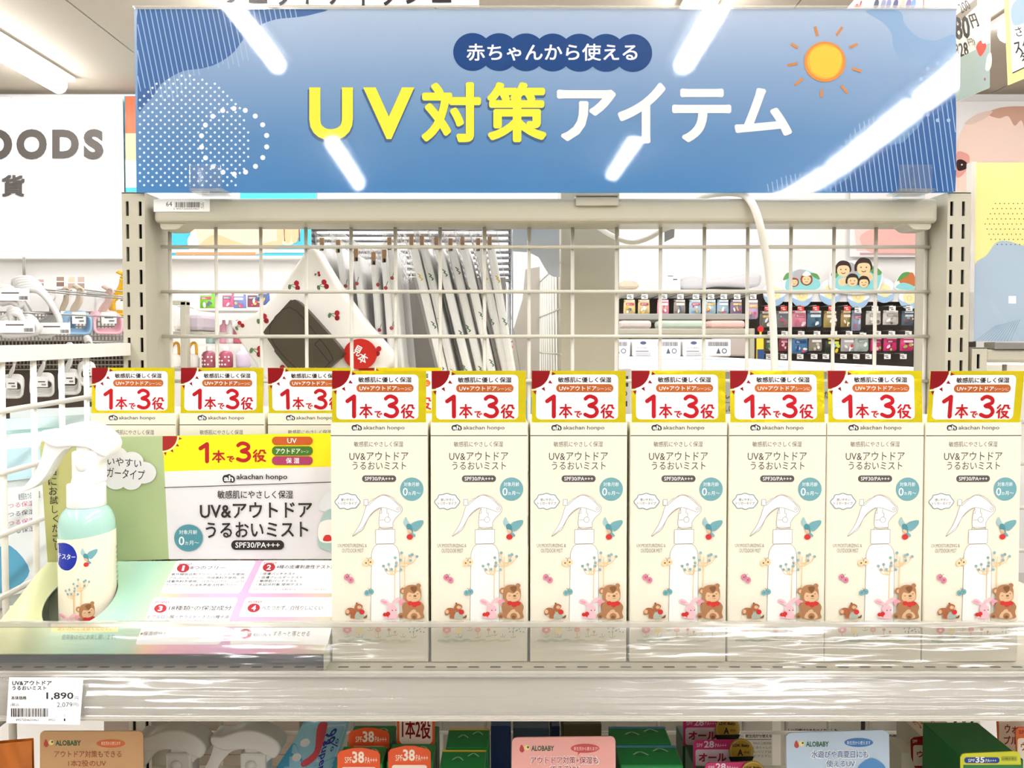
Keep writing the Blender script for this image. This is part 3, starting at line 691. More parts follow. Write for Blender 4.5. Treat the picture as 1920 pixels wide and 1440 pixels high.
    h = T(); M = Matrix.Translation((0, 0, 0))
    hx0, hx1 = (545 - 773) * CU, (1000 - 773) * CU; HH = (288 - 37) * CU
    h.box(hx0, hx1, 0, .0006, 0, HH, GOLD)
    B = Art(h, lambda x, y, L: Vector(((x - 773) * CU, -1.2e-5 * L, (288 - y) * CU)))
    wp = rr(566, 56, 963, 273, 22); B.poly(wp, WHITE)
    sun_corner(B, 545.3, 37.3, 87, DRED, WHITE)
    B.text('敏感肌に優しく保湿', (672, 68, 930, 94), INK, w=.02); B.rrect(663, 102, 940, 141, 19, FOILOR)
    B.text('UV+アウトドア', (678, 111, 858, 133), WHITE, w=.01); B.text('シーンに', (861, 117, 930, 132), WHITE)
    slogan(B, lambda x, y: (x * .2946 + 484, y * .2946 + 128.6), FOILRED)
    for v in range(len(h.v)): h.v[v] = tuple(Vector(h.v[v]) + Vector((0, .0004, CH - .0002)))
    o = h.build('header_card', root, loc=(0, .0004, CH - .0002), label='shiny gold header card with red slogan')
    return root
proto = make_carton()
LEFTS = (619.4, 807.3, 993.2, 1180.5, 1367, 1549.8, 1732.3); RIGHTS = (804, 989.5, 1176.5, 1363, 1546, 1729.5, 1913.5)
NUM = ('first', 'second', 'third', 'fourth', 'fifth', 'sixth', 'seventh')
def place(o, px, Y, label, group, tilt, rz, dz=0):
    o.location = (P(px, 1000, Y).x, Y, SHZ + .0004 + dz); o.rotation_euler = (0, 0, rz); o['label'] = label; o['group'] = group
    for c in kids(o):
        if c.name.startswith('header'): c.rotation_euler.x = tilt
TILT = (-.03, .05, .0, -.045, -.06, -.07, .10); RZ = (.0, .01, .0, .0, -.008, .0, .02)
for i in range(7):
    o = proto if i == 0 else dup(proto)
    extra = ('beside the tester stand', 'second from the tester stand', 'below the centre of the banner', 'in the middle of the front row', 'third from the right end', 'second from the right end', 'at the right end of the front row')[i]
    place(o, (LEFTS[i] + RIGHTS[i]) / 2, .5245, 'cream mist carton with gold header card, ' + extra, 'mist cartons in the front row', TILT[i], RZ[i])
for i, px in enumerate((252, 418, 583, 751)):
    place(dup(proto), px, .5975, ('cream mist carton in the back row, nearest the white side panel', 'cream mist carton in the back row, above the red sun of the stand', 'cream mist carton in the back row, above the stand\'s coloured pills', 'cream mist carton in the back row, almost hidden behind the first front carton')[i],
          'mist cartons in the back row', (-.04, -.05, .05, 0)[i], 0)

# ------------------------------------------------------------------ tester display stand
NB = Vector((0, -1, .045)).normalized(); PB = P(400, 1050, .584)
zb_, zf_ = P(300, 1050, .5835), P(300, 1226, .5095)
NT = (Vector((1, 0, 0)).cross(zf_ - zb_)); NT = (NT if NT.z > 0 else -NT).normalized()
ts = thing('tester_stand', 'pale green cardboard tester stand with a yellow slogan band holding the spray bottle', 'display stand', (-.235, .55, SHZ))
XM = -.1252
def clampx(v): v = Vector(v); v.x = min(v.x, XM); return v
bfn0 = plane_fn(PB, NB, 2e-5, 0, 780, 3)
b = T(); A = Art(b, lambda x, y, L: clampx(bfn0(x, y, L)))
GR = mat('#a6b684', .5); YG = mat('#bdbc78', .5); PW = mat('#dfdddd', .5); YB = mat('#f7e11a', .45)
outl = [(268, 832), (225, 175), (232, 148), (262, 130), (600, 118), (915, 113), (1400, 103), (1960, 93), (1960, 806), (950, 806)]
pts = [clampx(bfn0(x, y, 0)) for x, y in outl]; n = len(pts)
tri = tessellate_polygon([[Vector((x, y, 0)) for x, y in outl]])
b.add(pts + [p - NB * .0012 for p in pts], [tuple(q) for q in tri] + [tuple(a + n for a in q[::-1]) for q in tri] + [(i, (i + 1) % n, (i + 1) % n + n, i + n) for i in range(n)], GR)
A.poly([(268, 830), (226, 176), (233, 149), (262, 131), (470, 122), (470, 815)], YG)
A.poly([(470, 122), (560, 119.5), (560, 812), (470, 815)], mat('#b2b97e', .5), 1)
A.poly([(915, 113.5), (1960, 94), (1960, 805), (950, 805)], PW, 1)
A.poly([(915, 113.5), (1960, 94), (1960, 282), (925, 312)], YB)
sun_corner(A, 915, 113, 82, mat('#98201a', .5), WHITE)
slogan(A, lambda x, y: ((x - 430) * .3355 + 1118, (y - 80) * .295 + 150 - (x - 430) * .008), mat('#a81c18', .5))
for y0, y1, c, s, w in ((116, 162, '#b8541f', 'UV', (1617, 125, 1670, 153)), (170, 221, '#43701f', 'アウトドア', (1553, 182, 1690, 212)), (226, 275, '#a03a5c', '保 湿', (1610, 235, 1685, 266))):
    A.rrect(1531, y0, 1760, y1, 22, mat(c, .5)); A.text(s, w, WHITE, w=.012)
A.text('シーン', (1694, 192, 1737, 207), WHITE)
logo(A, 1253, 329, 1323, 374); A.text('akachan honpo', (1332, 326, 1618, 364), INK, w=.016)
A.poly([(927, 400), (1960, 366), (1960, 370), (927, 404)], INK)
A.text('敏感肌にやさしく保湿', (1225, 418, 1650, 464), INK, w=.008); A.text('UV&アウトドア', (1127, 484, 1757, 573), INK, w=.014, rot=-.012); A.text('うるおいミスト', (1160, 594, 1735, 682), INK, w=.014, rot=-.01)
A.rrect(1303, 698, 1599, 751, 25, INK); A.text('SPF30/PA+++', (1326, 709, 1575, 740), WHITE, w=.01)
A.circ(1063, 684, 80, TEALD, 75, n=40); A.text('対象月齢', (1010, 640, 1112, 664), WHITE); A.text('0', (1008, 676, 1040, 726), WHITE, w=.01); A.text('ヵ月〜', (1043, 700, 1122, 724), WHITE)
A.blob([(1790, 515), (1830, 440), (1870, 436), (1900, 500), (1860, 540)], mat('#dfe3e6', .5)); A.blob([(1800, 740), (1795, 640), (1830, 540), (1880, 540), (1900, 740)], mat('#a8c4bd', .5)); A.blob([(1800, 700), (1802, 600), (1885, 590), (1890, 700)], CREAM2); A.blob([(1820, 700), (1830, 670), (1860, 670), (1865, 700)], RED)
cl = [(560, 250), (590, 190), (650, 165), (710, 170), (750, 205), (810, 200), (845, 250), (885, 300), (870, 350), (820, 375), (780, 415), (720, 420), (670, 405), (610, 410), (570, 370), (545, 310)]

for i, (x, y, r) in enumerate(((650, 238, 78), (745, 258, 66), (812, 318, 70), (742, 362, 60), (655, 358, 62), (580, 322, 66), (585, 250, 60), (690, 305, 80))): A.circ(x, y, r, mat('#e1e0dd', .5), r * .88, L=A.l + .1 if i else None, n=28)
A.text('使いやすい', (552, 232, 800, 282), INK, w=.006, rot=.09); A.text('トリガータイプ', (530, 292, 818, 348), INK, w=.006, rot=.09)
for ch, x, y in zip('自由にお試しください', (290, 299, 300, 304, 308, 313, 318, 322, 325, 329), (222, 310, 366, 420, 472, 524, 576, 630, 684, 732)):
    A.text(ch, (x - 23, y - 23, x + 23, y + 23) if ch not in 'しくい' else (x - 15, y - 21, x + 17, y + 21), INK, w=.006)
b.build('back_card', ts, label='upright back card with yellow band')
# sloping tray with the bottle hole
bfn = plane_fn(zb_, NT, 2e-5, 0, 780, 3)
tray_pts = smooth([(270, 822), (205, 890), (100, 1028), (0, 1152), (-70, 1250), (-118, 1338)], 4, False)
loop = [clampx(bfn(x, y, 0)) for x, y in tray_pts + [(600, 1338), (1200, 1338), (1820, 1338), (1960, 1100), (1960, 900), (1960, 812), (1200, 812)]]
BC = Vector((P(165, 1100, .556).x, .556, SHZ)); HC, HR = (BC.x - .0028, .5512), .0242
hole = [zb_ + Vector((0, 0, 0)) for _ in range(0)]
for k in range(40):
    a = 2 * PI * k / 40; x, y = HC[0] + HR * math.cos(a), HC[1] + HR * math.sin(a); hole.append(Vector((x, y, zb_.z - (NT.x * (x - zb_.x) + NT.y * (y - zb_.y)) / NT.z)))
X = lambda px, Y=.545: P(px, 1100, Y).x
TRAYM = ramp_mat([(X(-30) + .235, '#d9d8a2'), (X(75) + .235, '#d3d8a2'), (X(150) + .235, '#b2cfaa'), (X(235) + .235, '#9fcab4'), (X(285) + .235, '#b0c8a8'), (X(310) + .235, '#e6b898'), (X(350) + .235, '#e2a2b2'), (X(450) + .235, '#dba9cb'), (X(540) + .235, '#e2a2b6'), (X(640) + .235, '#c4c8a2')], 'X', .45)
b = T(); tri = tessellate_polygon([[Vector((v.x, v.y, 0)) for v in loop], [Vector((v.x, v.y, 0)) for v in hole]]); al = loop + hole; n = len(al)
b.add(al + [v - NT * .0008 for v in al], [tuple(q) for q in tri] + [tuple(a + n for a in q[::-1]) for q in tri], TRAYM)
b.add(hole + [v - NT * .0008 for v in hole], [(i, (i + 1) % 40, (i + 1) % 40 + 40, i + 40) for i in range(40)], mat('#e8e6dc', .5))
ring_ = loop; n = len(ring_)
b.add(ring_ + [Vector((v.x, v.y, SHZ + .0004)) for v in ring_], [(i, (i + 1) % n, (i + 1) % n + n, i + n) for i in range(n) if ring_[i].y > .514 or ring_[(i + 1) % n].y > .514], mat('#d5d8bd', .5))
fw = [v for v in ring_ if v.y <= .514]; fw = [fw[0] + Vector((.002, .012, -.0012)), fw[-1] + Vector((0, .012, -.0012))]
b.add(fw + [Vector((v.x, v.y, SHZ + .0004)) for v in fw], [(0, 1, 3, 2)], mat('#5f666d', .7))  # front wall coloured dark, standing in for the shadow under the tray
A = Art(b, (lambda f: lambda x, y, L: clampx(f(x, y, L)))(plane_fn(zb_, NT, 2e-5, 250, 1040, 4.923)))
LAV = mat('#c9bfe6', .5); BLU = mat('#9db4dc', .5); MINT = mat('#aed3bd', .5)
def card(x0, x1, y0, y1, sh, r=18):  # a white rounded card sheared like the tray
    o = []
    for x, y in rr(x0, y0, x1, y1, r): o.append((x - sh * (y - y0), y))
    A.poly(o, mat('#f0efec', .5), 2)
card(400, 1135, 55, 358, .5, 26); card(1195, 2060, 52, 356, .46, 26); card(190, 970, 395, 830, .40, 26); card(1040, 2000, 393, 574, .38, 22); card(960, 1990, 610, 830, .33, 22)
PC = mat('#a8202c', .5); tx = lambda s, bx, w=.006, sh=.3, m=INK: A.text(s, bx, m, w=w, L=4, shear=sh)
for n_, cx, cy, bx in (('1', 460, 125, (425, 80, 545, 98)), ('2', 1252, 117, (1208, 70, 1328, 88)), ('3', 250, 497, (205, 432, 338, 450)), ('4', 1112, 492, (1062, 428, 1192, 446)), ('5', 1035, 730, (985, 628, 1100, 642))):
    tx('POINT', bx, .01, .2, PC); A.circ(cx, cy, 58, PC, 40 if n_ != '5' else 46, L=3, n=28, rot=-.12); A.text(n_, (cx - (9 if n_ == '1' else 20), cy - 24, cx + (12 if n_ == '1' else 20), cy + 24), WHITE, w=.03, L=4, shear=.25)
tx('8つのフリー', (528, 106, 850, 136)); tx('4種の皮膚刺激性テスト済', (1322, 96, 1870, 130)); tx('18種類*の保湿成分', (330, 470, 908, 515), .004); tx('べたつかず、白残りしにくい', (1188, 470, 1748, 512), .004); tx('石けんでするっと落とせる', (1110, 705, 1630, 755), .004)
for i, s in enumerate(('紫外線吸収剤フリー、ディート不使用、', 'アルコールフリー、合成香料不使用、合', '成着色料不使用、パラベンフリー、シリ', 'コンフリー、石油系界面活性剤フリー')): tx(s, ((352, 330, 308, 290)[i], 170 + 33 * i, (1040, 1028, 1016, 955)[i], 192 + 33 * i), .008)
for i, s in enumerate(('・皮膚パッチテスト', '・皮膚アレルギーテスト', '・敏感肌パッチテスト', '・乳幼児対象 使用テスト')): tx(s, ((1172, 1158, 1144, 1130)[i], 165 + 33 * i, (1495, 1562, 1510, 1562)[i], 189 + 33 * i), .008)
tx('※全ての方にアレルギーや皮膚刺激が起こらないわけではありません', (1115, 316, 1790, 328), 0); tx('ヒアルロン酸・セラミド・ホホバ種子油', (135, 558, 880, 590)); tx('ヒアルロン酸とスクワラン配合したうるおい', (110, 605, 860, 632)); tx('※保湿成分として、18成分類です。', (65, 710, 735, 748))
A.rect(-760, 640, -140, 715, mat('#f3dd96', .5), 2); tx('使い方にご注意ください。', (-700, 655, -200, 700), .004, .2, mat('#c7762f', .5)); tx('使用後は元にお戻し願います。', (-660, 735, -160, 785), .004, .2, mat('#4d7d75', .5))
b.build('tray', ts, label='sloping tray with a round hole and white point cards')

# ------------------------------------------------------------------ tester bottle
U3 = .556 / F / 3; BZ = lambda y: P(165, 780 + y / 3, .556).z
tb = thing('tester_bottle', 'mint and cream trigger spray bottle with a blue tester dot standing in the tray', 'spray bottle', tuple(BC))
r0 = 165 * U3 * .88                                      # seen off-axis, a round bottle looks wider than it is
MINTP = mat('#a6cfc0', .22, coat=.4); WP = mat('#f4f3f0', .28, coat=.3, sss=1)
b = T(); zs = BZ(505)
prof = [(0, SHZ + .0006), (r0 * .93, SHZ + .0006), (r0 * .985, SHZ + .002), (r0, SHZ + .005), (r0, BZ(622)), (r0 * .985, BZ(590)), (r0 * .94, BZ(562)), (r0 * .86, BZ(535)), (r0 * .76, BZ(516)), (r0 * .66, BZ(503)), (r0 * .6, BZ(498)), (0, BZ(498))]
b.lathe([(r, z - SHZ) for r, z in prof], MINTP, tuple(BC), 56); b.build('bottle', tb)
ANG = math.atan2(-BC.x, BC.y)                             # the label faces the viewer
def TURN(x, y, z): return Vector((BC.x + (x - BC.x) * math.cos(ANG) - (y - BC.y) * math.sin(ANG), BC.y + (x - BC.x) * math.sin(ANG) + (y - BC.y) * math.cos(ANG), z))
b = T(); lb = SHZ + .006; lt0 = BZ(652)
def lab(u, v):
    a = -PI / 2 + (u - .5) * 2 * 1.75; ztop = lt0 + .0018 * math.sin((u - .5) * 3.2)
    return TURN(BC.x + (r0 + .00025) * math.cos(a), BC.y + (r0 + .00025) * math.sin(a), lb + (ztop - lb) * v)
b.grid(lab, 60, 2, mat('#efe8d0', .4))
def cyl(x, y, L):
    X_ = max(-.985, min(.985, (x - 495) / 165)) * r0; rr_ = r0 + .0003 + 1.5e-5 * L; X_ *= rr_ / r0
    return TURN(BC.x + X_, BC.y - math.sqrt(max(0, rr_ * rr_ - X_ * X_)), BZ(y))
A = Art(b, cyl, cut=9)
A.blob([(332, 700), (352, 682), (385, 680), (418, 700), (438, 745), (430, 790), (405, 820), (375, 828), (345, 815), (332, 780)], mat('#1b2f9c', .4)); A.text('テスター', (333, 738, 430, 768), WHITE, w=.012)
s3 = lambda x, y: (x * .27 + 123, y * .27 + 535); bird(A, s3)
s4 = lambda x, y: (x * .36 + 101, y * .36 + 872); s5 = lambda x, y: (x * .30 + 180, y * .38 + 880)
trees(A, s5, .3); A.line([(418, 960), (418, 1080)], 3, OCHRE, cap=False); A.line([(461, 930), (461, 1050)], 3, OCHRE, cap=False)
rabbit(A, lambda x, y: (x * .37 + 112, y * .37 + 858)); bear(A, lambda x, y: (x * .37 + 112, y * .37 + 866))
for i in range(8): A.text('紫外線対策うるおい'[i % 5:i % 5 + 4], (644, 730 + i * 28, 654, 752 + i * 28), GREYINK)
b.build('label', tb, label='cream label with animals and a blue dot')
b = T(); rc = 110 * U3 * .90
b.lathe([(r, z - SHZ) for r, z in ((0, BZ(503)), (rc, BZ(503)), (rc + .0003, BZ(500)), (rc, BZ(385)), (rc * .97, BZ(376)), (rc * .78, BZ(372)), (rc * .74, BZ(350)), (0, BZ(350)))], WP, tuple(BC), 40)
b.build('collar', tb)
def xz(x, y): return ((x - 495) * U3 + BC.x, BZ(y))
HD = .0165
def side(pts, d, bev, n=5, close=True, y0=None):
    t = T(); o = [xz(x, y) for x, y in smooth(pts, n)]; t.prism(o, d, WP, Matrix.Translation((0, BC.y - d / 2 if y0 is None else y0, 0)), bev, seg=4, smooth=True); return t
side([(279, 84), (300, 74), (340, 78), (380, 62), (440, 40), (500, 33), (560, 45), (620, 80), (660, 120), (672, 160), (655, 205), (630, 222), (590, 205), (540, 175), (480, 165), (420, 165), (360, 170), (310, 150), (283, 125)], HD, .0042).build('spray_head', tb)
side([(300, 125), (340, 110), (400, 120), (440, 150), (430, 175), (390, 190), (345, 240), (290, 330), (235, 385), (160, 418), (142, 420), (150, 405), (190, 365), (235, 300), (268, 225), (285, 160)], .011, .0026).build('trigger', tb)
b = T(); b.box(BC.x + (440 - 495) * U3, BC.x + (588 - 495) * U3, BC.y - .0075, BC.y + .0075, BZ(376), BZ(190), WP, .002); b.box(BC.x + (462 - 495) * U3, BC.x + (545 - 495) * U3, BC.y - .006, BC.y + .006, BZ(205), BZ(160), WP, .0015)
b.lathe([(0, 0), (.004, 0), (.0042, -.0012), (.0042, -.003)], WP, (0, 0, 0), 20, Matrix.Translation((BC.x + .001, BC.y - .0085, BZ(270))) @ Matrix.Rotation(PI / 2, 4, 'X'))
o = [xz(*p) for p in smooth([(560, 376), (575, 300), (600, 250), (645, 215), (600, 190), (540, 190), (520, 376)], 3)]; b.prism(o, .012, WP, Matrix.Translation((0, BC.y - .006, 0)), .0015, smooth=True)
b.build('pump_housing', tb)
# ------------------------------------------------------------------ side panel on the left and the pouches behind it
XP = -.4225
sp = thing('wire_divider', 'white wire side panel with a flat top rail at the left end of the shelf', 'wire panel', (XP, .6, 1.1))
sl = .0152
zr = lambda Y, d=0: EYE + .004 - (.84 - Y) * sl + d
b = T()
V = [(x, y, zr(y, d)) for x in (XP - .006, XP + .006) for y in (.3, .839) for d in (-.0135, 0)]
b.add(V, [(0, 1, 3, 2), (4, 6, 7, 5), (0, 4, 5, 1), (2, 3, 7, 6), (0, 2, 6, 4), (1, 5, 7, 3)], WHITEMETAL); b.build('top_rail', sp)
b = T(); ZL = (.0525, .1035, .154, .205, .256, .307)
for k in range(11):
    y = .762 - k * .0422; b.tube([(XP, y, zr(y, -.013)), (XP, y, zr(y, -.31))], .0026, WHITEMETAL, 8)
for d in ZL: b.tube([(XP + .004, .3, zr(.3, -d) - .004), (XP + .004, .768, zr(.768, -d))], .0025, WHITEMETAL, 8)
b.build('wire_mesh', sp)
b = T(); b.box(XP - .004, XP + .008, .764, .785, zr(.77, -.058), zr(.77, -.044), WHITEMETAL, .002); b.tube([(XP, .775, zr(.77, -.05)), (XP, .838, zr(.77, -.05))], .0025, WHITEMETAL); b.build('hook', sp)
nl = T(); nl.box(-1.33, -.430, .45, .84, SHZ - .045, SHZ - .03, SHELFM, .001)
nl.build('side_shelf', label='beige shelf board of the next bay, left behind the white wire side panel', cat='shelf')
def pouch(px, py0, py1, Y, w, rz, col, label, art=None, lean=0.0, name='refill_pouch', cat='pouch', group='refill pouches behind the side panel', zbot=None):
    z1 = P(px, py0, Y).z; z0 = zbot if zbot is not None else SHZ - .0285; h = z1 - z0; x = P(px, (py0 + py1) / 2, Y).x
    t = T(); m = mat(col, .28, coat=.3)
    for s_ in (-1, 1):
        t.grid(lambda u, v: ((u - .5) * w, s_ * (.002 + .009 * (abs(math.sin(PI * u)) ** .6) * (abs(math.sin(PI * min(1, v * 1.06))) ** .5 if v < .94 else .05)), v * h), 12, 14, m)
    A = Art(t, lambda a, c, L: Vector(((a - .5) * w, -(.0115 + 2e-5 * L), (1 - c) * h)))
    if art: art(A)
    o = t.build(name, loc=(0, 0, 0), label=label, cat=cat, group=group); o.location = (x, Y, z0); o.rotation_euler = (lean, 0, rz)
    return o
BLUE = mat('#5fa6c8', .45); LBLU = mat('#bfe0ea', .45); MAG = mat('#c63a78', .45); NVY = mat('#1f2f5c', .45)
def a1(A):
    A.rect(.12, .30, .88, .92, mat('#eef4f5', .4)); A.rect(.16, .08, .84, .26, LBLU)
    for i in range(5): A.text('敏感肌もつるつる保湿', (.62 + .0, .34, .80, .38) if i == 0 else (.2, .34 + .05 * i, .75, .37 + .05 * i), MAG if i % 2 else NVY)
    A.blob([(.3, .8), (.5, .62), (.7, .8), (.5, .9)], BLUE); A.circ(.35, .68, .07, mat('#efc9b4', .5), .04)
def a2(A):
    A.rect(.1, .1, .9, .55, mat('#a6d6d2', .4)); A.text('Baby', (.25, .2, .75, .3), BLUE, w=.02); A.rect(.1, .6, .9, .9, LBLU)
def a3(A):
    A.text('PURE', (.3, .1, .7, .16), mat('#9fa8ad', .5)); A.rect(.1, .35, .9, .9, mat('#dfe9ea', .4)); A.rect(.2, .6, .8, .75, LBLU)
pouch(2, 815, 1180, .72, .10, .8, '#dde7e6', 'pale blue refill pouch with pink print, nearest the viewer behind the side panel', a1)
pouch(40, 806, 1170, .775, .10, .8, '#b4dcd8', 'mint green refill pouch, second behind the white side panel', a2)
pouch(82, 782, 1150, .825, .10, .7, '#d3e6e6', 'pale grey blue refill pouch, third behind the white side panel', a3)
pouch(118, 765, 1130, .89, .10, .6, '#dde3e2', 'silvery white refill pouch, farthest back behind the white side panel', a3)
pouch(160, 950, 1130, .90, .05, .3, '#8fae3a', 'small green and magenta pack low behind the refill pouches', lambda A: A.rect(.1, .05, .9, .45, MAG), name='small_pack', cat='pack', group='')

# ------------------------------------------------------------------ things hung behind the grid
def flat(name, label, cat, pts, Y, d, m, bev=0, n=0, group=None, parent=None, art=None, eps=2e-5):
    q = smooth(pts, n) if n else pts
    b = T(); b.prism([(v.x, v.z) for v in (P(x, y, Y) for x, y in q)], d, m, Matrix.Translation((0, Y, 0)), bev)
    if art: art(Art(b, face_fn(Y, eps)))
    return b.build(name, parent, label=label, cat=cat, group=group)
COLM = mat('#bdb7a3', .4, noise=.03)
col = thing('steel_column', 'wide beige steel column behind the grid just right of the picture centre', 'column', (P(1106, 600, 1.0).x, 1.02, 0))
b = T(); x0, x1 = P(1051, 600, 1.0).x, P(1161, 600, 1.0).x; b.box(x0, x1, 1.0, 1.06, 0, P(1100, 330, 1.0).z, COLM, .0015); b.build('column_body', col)
b = T(); A = Art(b, face_fn(.9995)); A.rect(1096, 426, 1101, 429, INK); A.rect(1115, 426, 1120, 429, INK); b.build('screw_hole', col)
GALV = mat('#cfd3d5', .4, metal=.6, noise=.05, nscale=25)
flat('steel_bracket', 'curved galvanised steel bracket plate left of the beige column', 'bracket', [(961, 415), (1049, 415), (1049, 519), (1038, 519), (1029, 514), (1020, 500), (1010, 482), (992, 473), (961, 471)], .985, .002, GALV)
rk = thing('rod_rack', 'chrome rod rack behind the bagged blankets', 'rack', (P(775, 470, 1.62).x, 1.62, EYE))
for k in range(11):
    y = 420 + k * 10.6; b = T(); z = P(775, y, 1.62).z
    b.tube([(P(585, 500, 1.62).x, 1.62, z), (P(957, 500, 1.62).x, 1.62, z)], .0032, mat('#77777a', .25, metal=.8), 8); b.build('rod', rk)
for x in (957, 588): 
    b = T(); b.tube([(P(x, 500, 1.62).x, 1.626, 0), (P(x, 500, 1.62).x, 1.626, P(x, 405, 1.62).z)], .006, mat('#8b8b8c', .3, metal=.7)); b.build('upright', rk)
flat('divider_board', 'dark grey divider board behind the bagged blankets', 'board', [(700, 520), (948, 520), (952, 760), (700, 760)], 1.56, .02, mat('#69645c', .6))
flat('grey_side_board', 'plain grey board standing between the bagged blankets and the wire basket', 'board', [(985, 505), (1012, 500), (1012, 800), (960, 800), (962, 620), (980, 560)], 1.3, .012, mat('#b7b0a3', .5))
# wire basket side seen edge-on
b = T()
bx = lambda px, Y: (px - 960) / F * Y
for k in range(9):
    Y = 1.02 + .035 * k; x = .0632 - .0019 * k; b.tube([(x, Y, EYE + .115), (x + .004, Y, EYE - .16)], .0012, WIREW, 6)
for d in (.11, .05, -.01, -.08, -.15): b.tube([(.0642, 1.0, EYE + d), (.047, 1.32, EYE + d)], .0014, WIREW, 6)
b.build('wire_basket', label='small wire basket side between the grey board and the beige column', cat='wire basket')
# bagged blankets, seen edge-on
FAB = mat('#fbfaf6', .7); BAG = clear('#ffffff', .05, haze=.02, bump=.003, nscale=22, gain=1.0)
GRN = mat('#5f7d58', .6); YLW = mat('#d9c25a', .6); CHER = mat('#b3202a', .5)
tops = [(596, 452, 640), (625, 455, 672), (660, 472, 690), (692, 478, 712), (713, 474, 735), (722, 450, 752), (764, 449, 846), (783, 447, 862), (811, 450, 893), (837, 452, 914), (860, 450, 935), (889, 452, 962), (911, 450, 968)]
words = ('leftmost of the row', 'second from the left', 'third from the left', 'fourth from the left', 'fifth from the left', 'sixth from the left', 'middle one', 'sixth from the right', 'fifth from the right', 'fourth from the right', 'third from the right', 'second from the right', 'rightmost of the row')
for i, (xt, yt, xb) in enumerate(tops):
    Y = .965; pt, pb = P(xt + 7, yt, Y), P((xt + 7) + (xb - xt) * .74, 700, Y)
    r = thing('bagged_blanket', 'white printed blanket in clear bag hung edge-on, ' + words[i], 'bagged blanket', (0, 0, 0), 'bagged blankets hanging behind the grid')
    sx = (pb.x - pt.x) / (pt.z - pb.z); w = .0105 if i > 5 else .009; H = .36; D = .12
    sh_ = lambda x, y, z: (x - z * sx, y, z)
    b = T(); k = len(b.v); b.box(-w / 2, w / 2, 0, D, -H, -.004, FAB, .003); b.v = [sh_(*v) for v in b.v]
    rr_ = random.Random(i + 5); A = Art(b, lambda x, y, L: Vector(sh_(x, -.0005 - 2e-5 * L, y)))
    for j in range(5):
        z = -.03 - .06 * j - rr_.random() * .03; x = (rr_.random() - .5) * w * .8
        if i < 6: A.poly(ell(x, z, .0024, n=10), CHER); A.line([(x, z), (x + .003, z + .008)], .0008, GRN)
        else:
            c = rr_.choice((GRN, YLW, GRN)); 
            for q in range(4): A.poly(ell(x + (q - 2) * .0008, z - q * .0022, .0022, .0008, 8, rot=.7 if q % 2 else -.7), c)
    b.build('blanket', r)
    b = T(); b.box(-w / 2 - .003, w / 2 + .006, -.004, D, -H, .012, BAG, .002); b.v = [sh_(*v) for v in b.v]; b.build('plastic_bag', r, label='clear plastic bag')
    b = T(); b.box(-.0025, .0025, .0, .004, -.012, .004, mat('#a07c55', .6)); b.build('hang_tab', r); r.location = (pt.x, Y + .004 * (i % 2), pt.z)
# sample sling with dark panel
sm_ = thing('sample_cushion', 'white cherry-print sample cushion with a dark olive panel and red sticker behind the grid', 'sample', (P(590, 700, .92).x, .92, P(590, 740, .92).z))
CL = mat('#f6f3ec', .75, noise=.03, nscale=9)
out = [(580, 464), (572, 470), (552, 500), (520, 545), (480, 585), (440, 602), (433, 612), (440, 622), (452, 645), (480, 685), (505, 720), (560, 740), (640, 730), (700, 705), (730, 690), (738, 672), (728, 655), (690, 612), (640, 545), (605, 490), (592, 468)]
b = T(); b.prism([(v.x, v.z) for v in (P(x, y, .916) for x, y in smooth(out, 3))], .04, CL, Matrix.Translation((0, .916, 0)), .012, seg=4, smooth=True)
A = Art(b, face_fn(.9158, 3e-5))
def cherry(x, y, s, a=0.0):
    T_ = lambda dx, dy: (x + s * (dx * math.cos(a) - dy * math.sin(a)), y + s * (dx * math.sin(a) + dy * math.cos(a)))
    A.line([T_(0, 0), T_(-12, 3)], 1.1 * s, GRN); A.line([T_(1, 9), T_(-12, 3)], 1.1 * s, GRN); A.poly([T_(*p) for p in ell(-13, 6, 3, 5, 10)], GRN)
    A.poly([T_(*p) for p in ell(0, -1, 4.8, 5.2, 14)], CHER); A.poly([T_(*p) for p in ell(2, 8, 4.6, 5, 14)], mat('#96161f', .5))
for c in ((556, 532, 1, 0), (608, 530, 1, -.3), (496, 594, 1, -.2), (632, 588, 1, .2), (487, 655, 1.1, .3), (450, 606, .8, -.6), (710, 655, 1, .5), (598, 512, .5, 0), (530, 690, 1, 0)): cherry(*c)
b.build('fabric', sm_); b = T(); b.tube([P(581, 470, .93), P(580, 462, .92), P(579, 461, .885), P(579, 467, .872)], .0012, mat('#b9b6ae', .3, metal=.6), 6); b.build('hook', sm_)
OL = mat('#4a4335', .45, noise=.03); q = rr(-52, -62, 52, 62, 11, 5); ca, sa = math.cos(-.74), math.sin(-.74)
dev = [(547, 563), (560, 566), (600, 608), (640, 655), (642, 666), (632, 676), (596, 706), (575, 716), (560, 712), (517, 663), (514, 655), (497, 628), (497, 617), (540, 567)]
b = T(); b.prism([(v.x, v.z) for v in (P(x, y, .900) for x, y in smooth(dev, 3))], .0155, OL, Matrix.Translation((0, .900, 0)), .004, seg=3)
A = Art(b, face_fn(.8998)); A.line(smooth([(543, 576), (600, 636), (622, 668), (618, 680), (575, 705), (505, 628)], 4), 1.3, INK, closed=True, cap=False); A.line([(600, 636), (590, 645), (618, 680)], 1.2, INK, cap=False); b.build('olive_panel', sm_, label='dark olive plastic panel')
b = T(); A = Art(b, face_fn(.9118)); b.prism([(v.x, v.z) for v in (P(x, y, .912) for x, y in ell(675, 664, 31, 29, 36))], .0035, mat('#c4281f', .35), Matrix.Translation((0, .912, 0)))
A.text('見', (663, 648, 678, 667), WHITE, w=.02, rot=.5); A.text('本', (672, 662, 689, 681), WHITE, w=.02, rot=.5); b.build('sticker', sm_, label='round red sticker with two white signs')

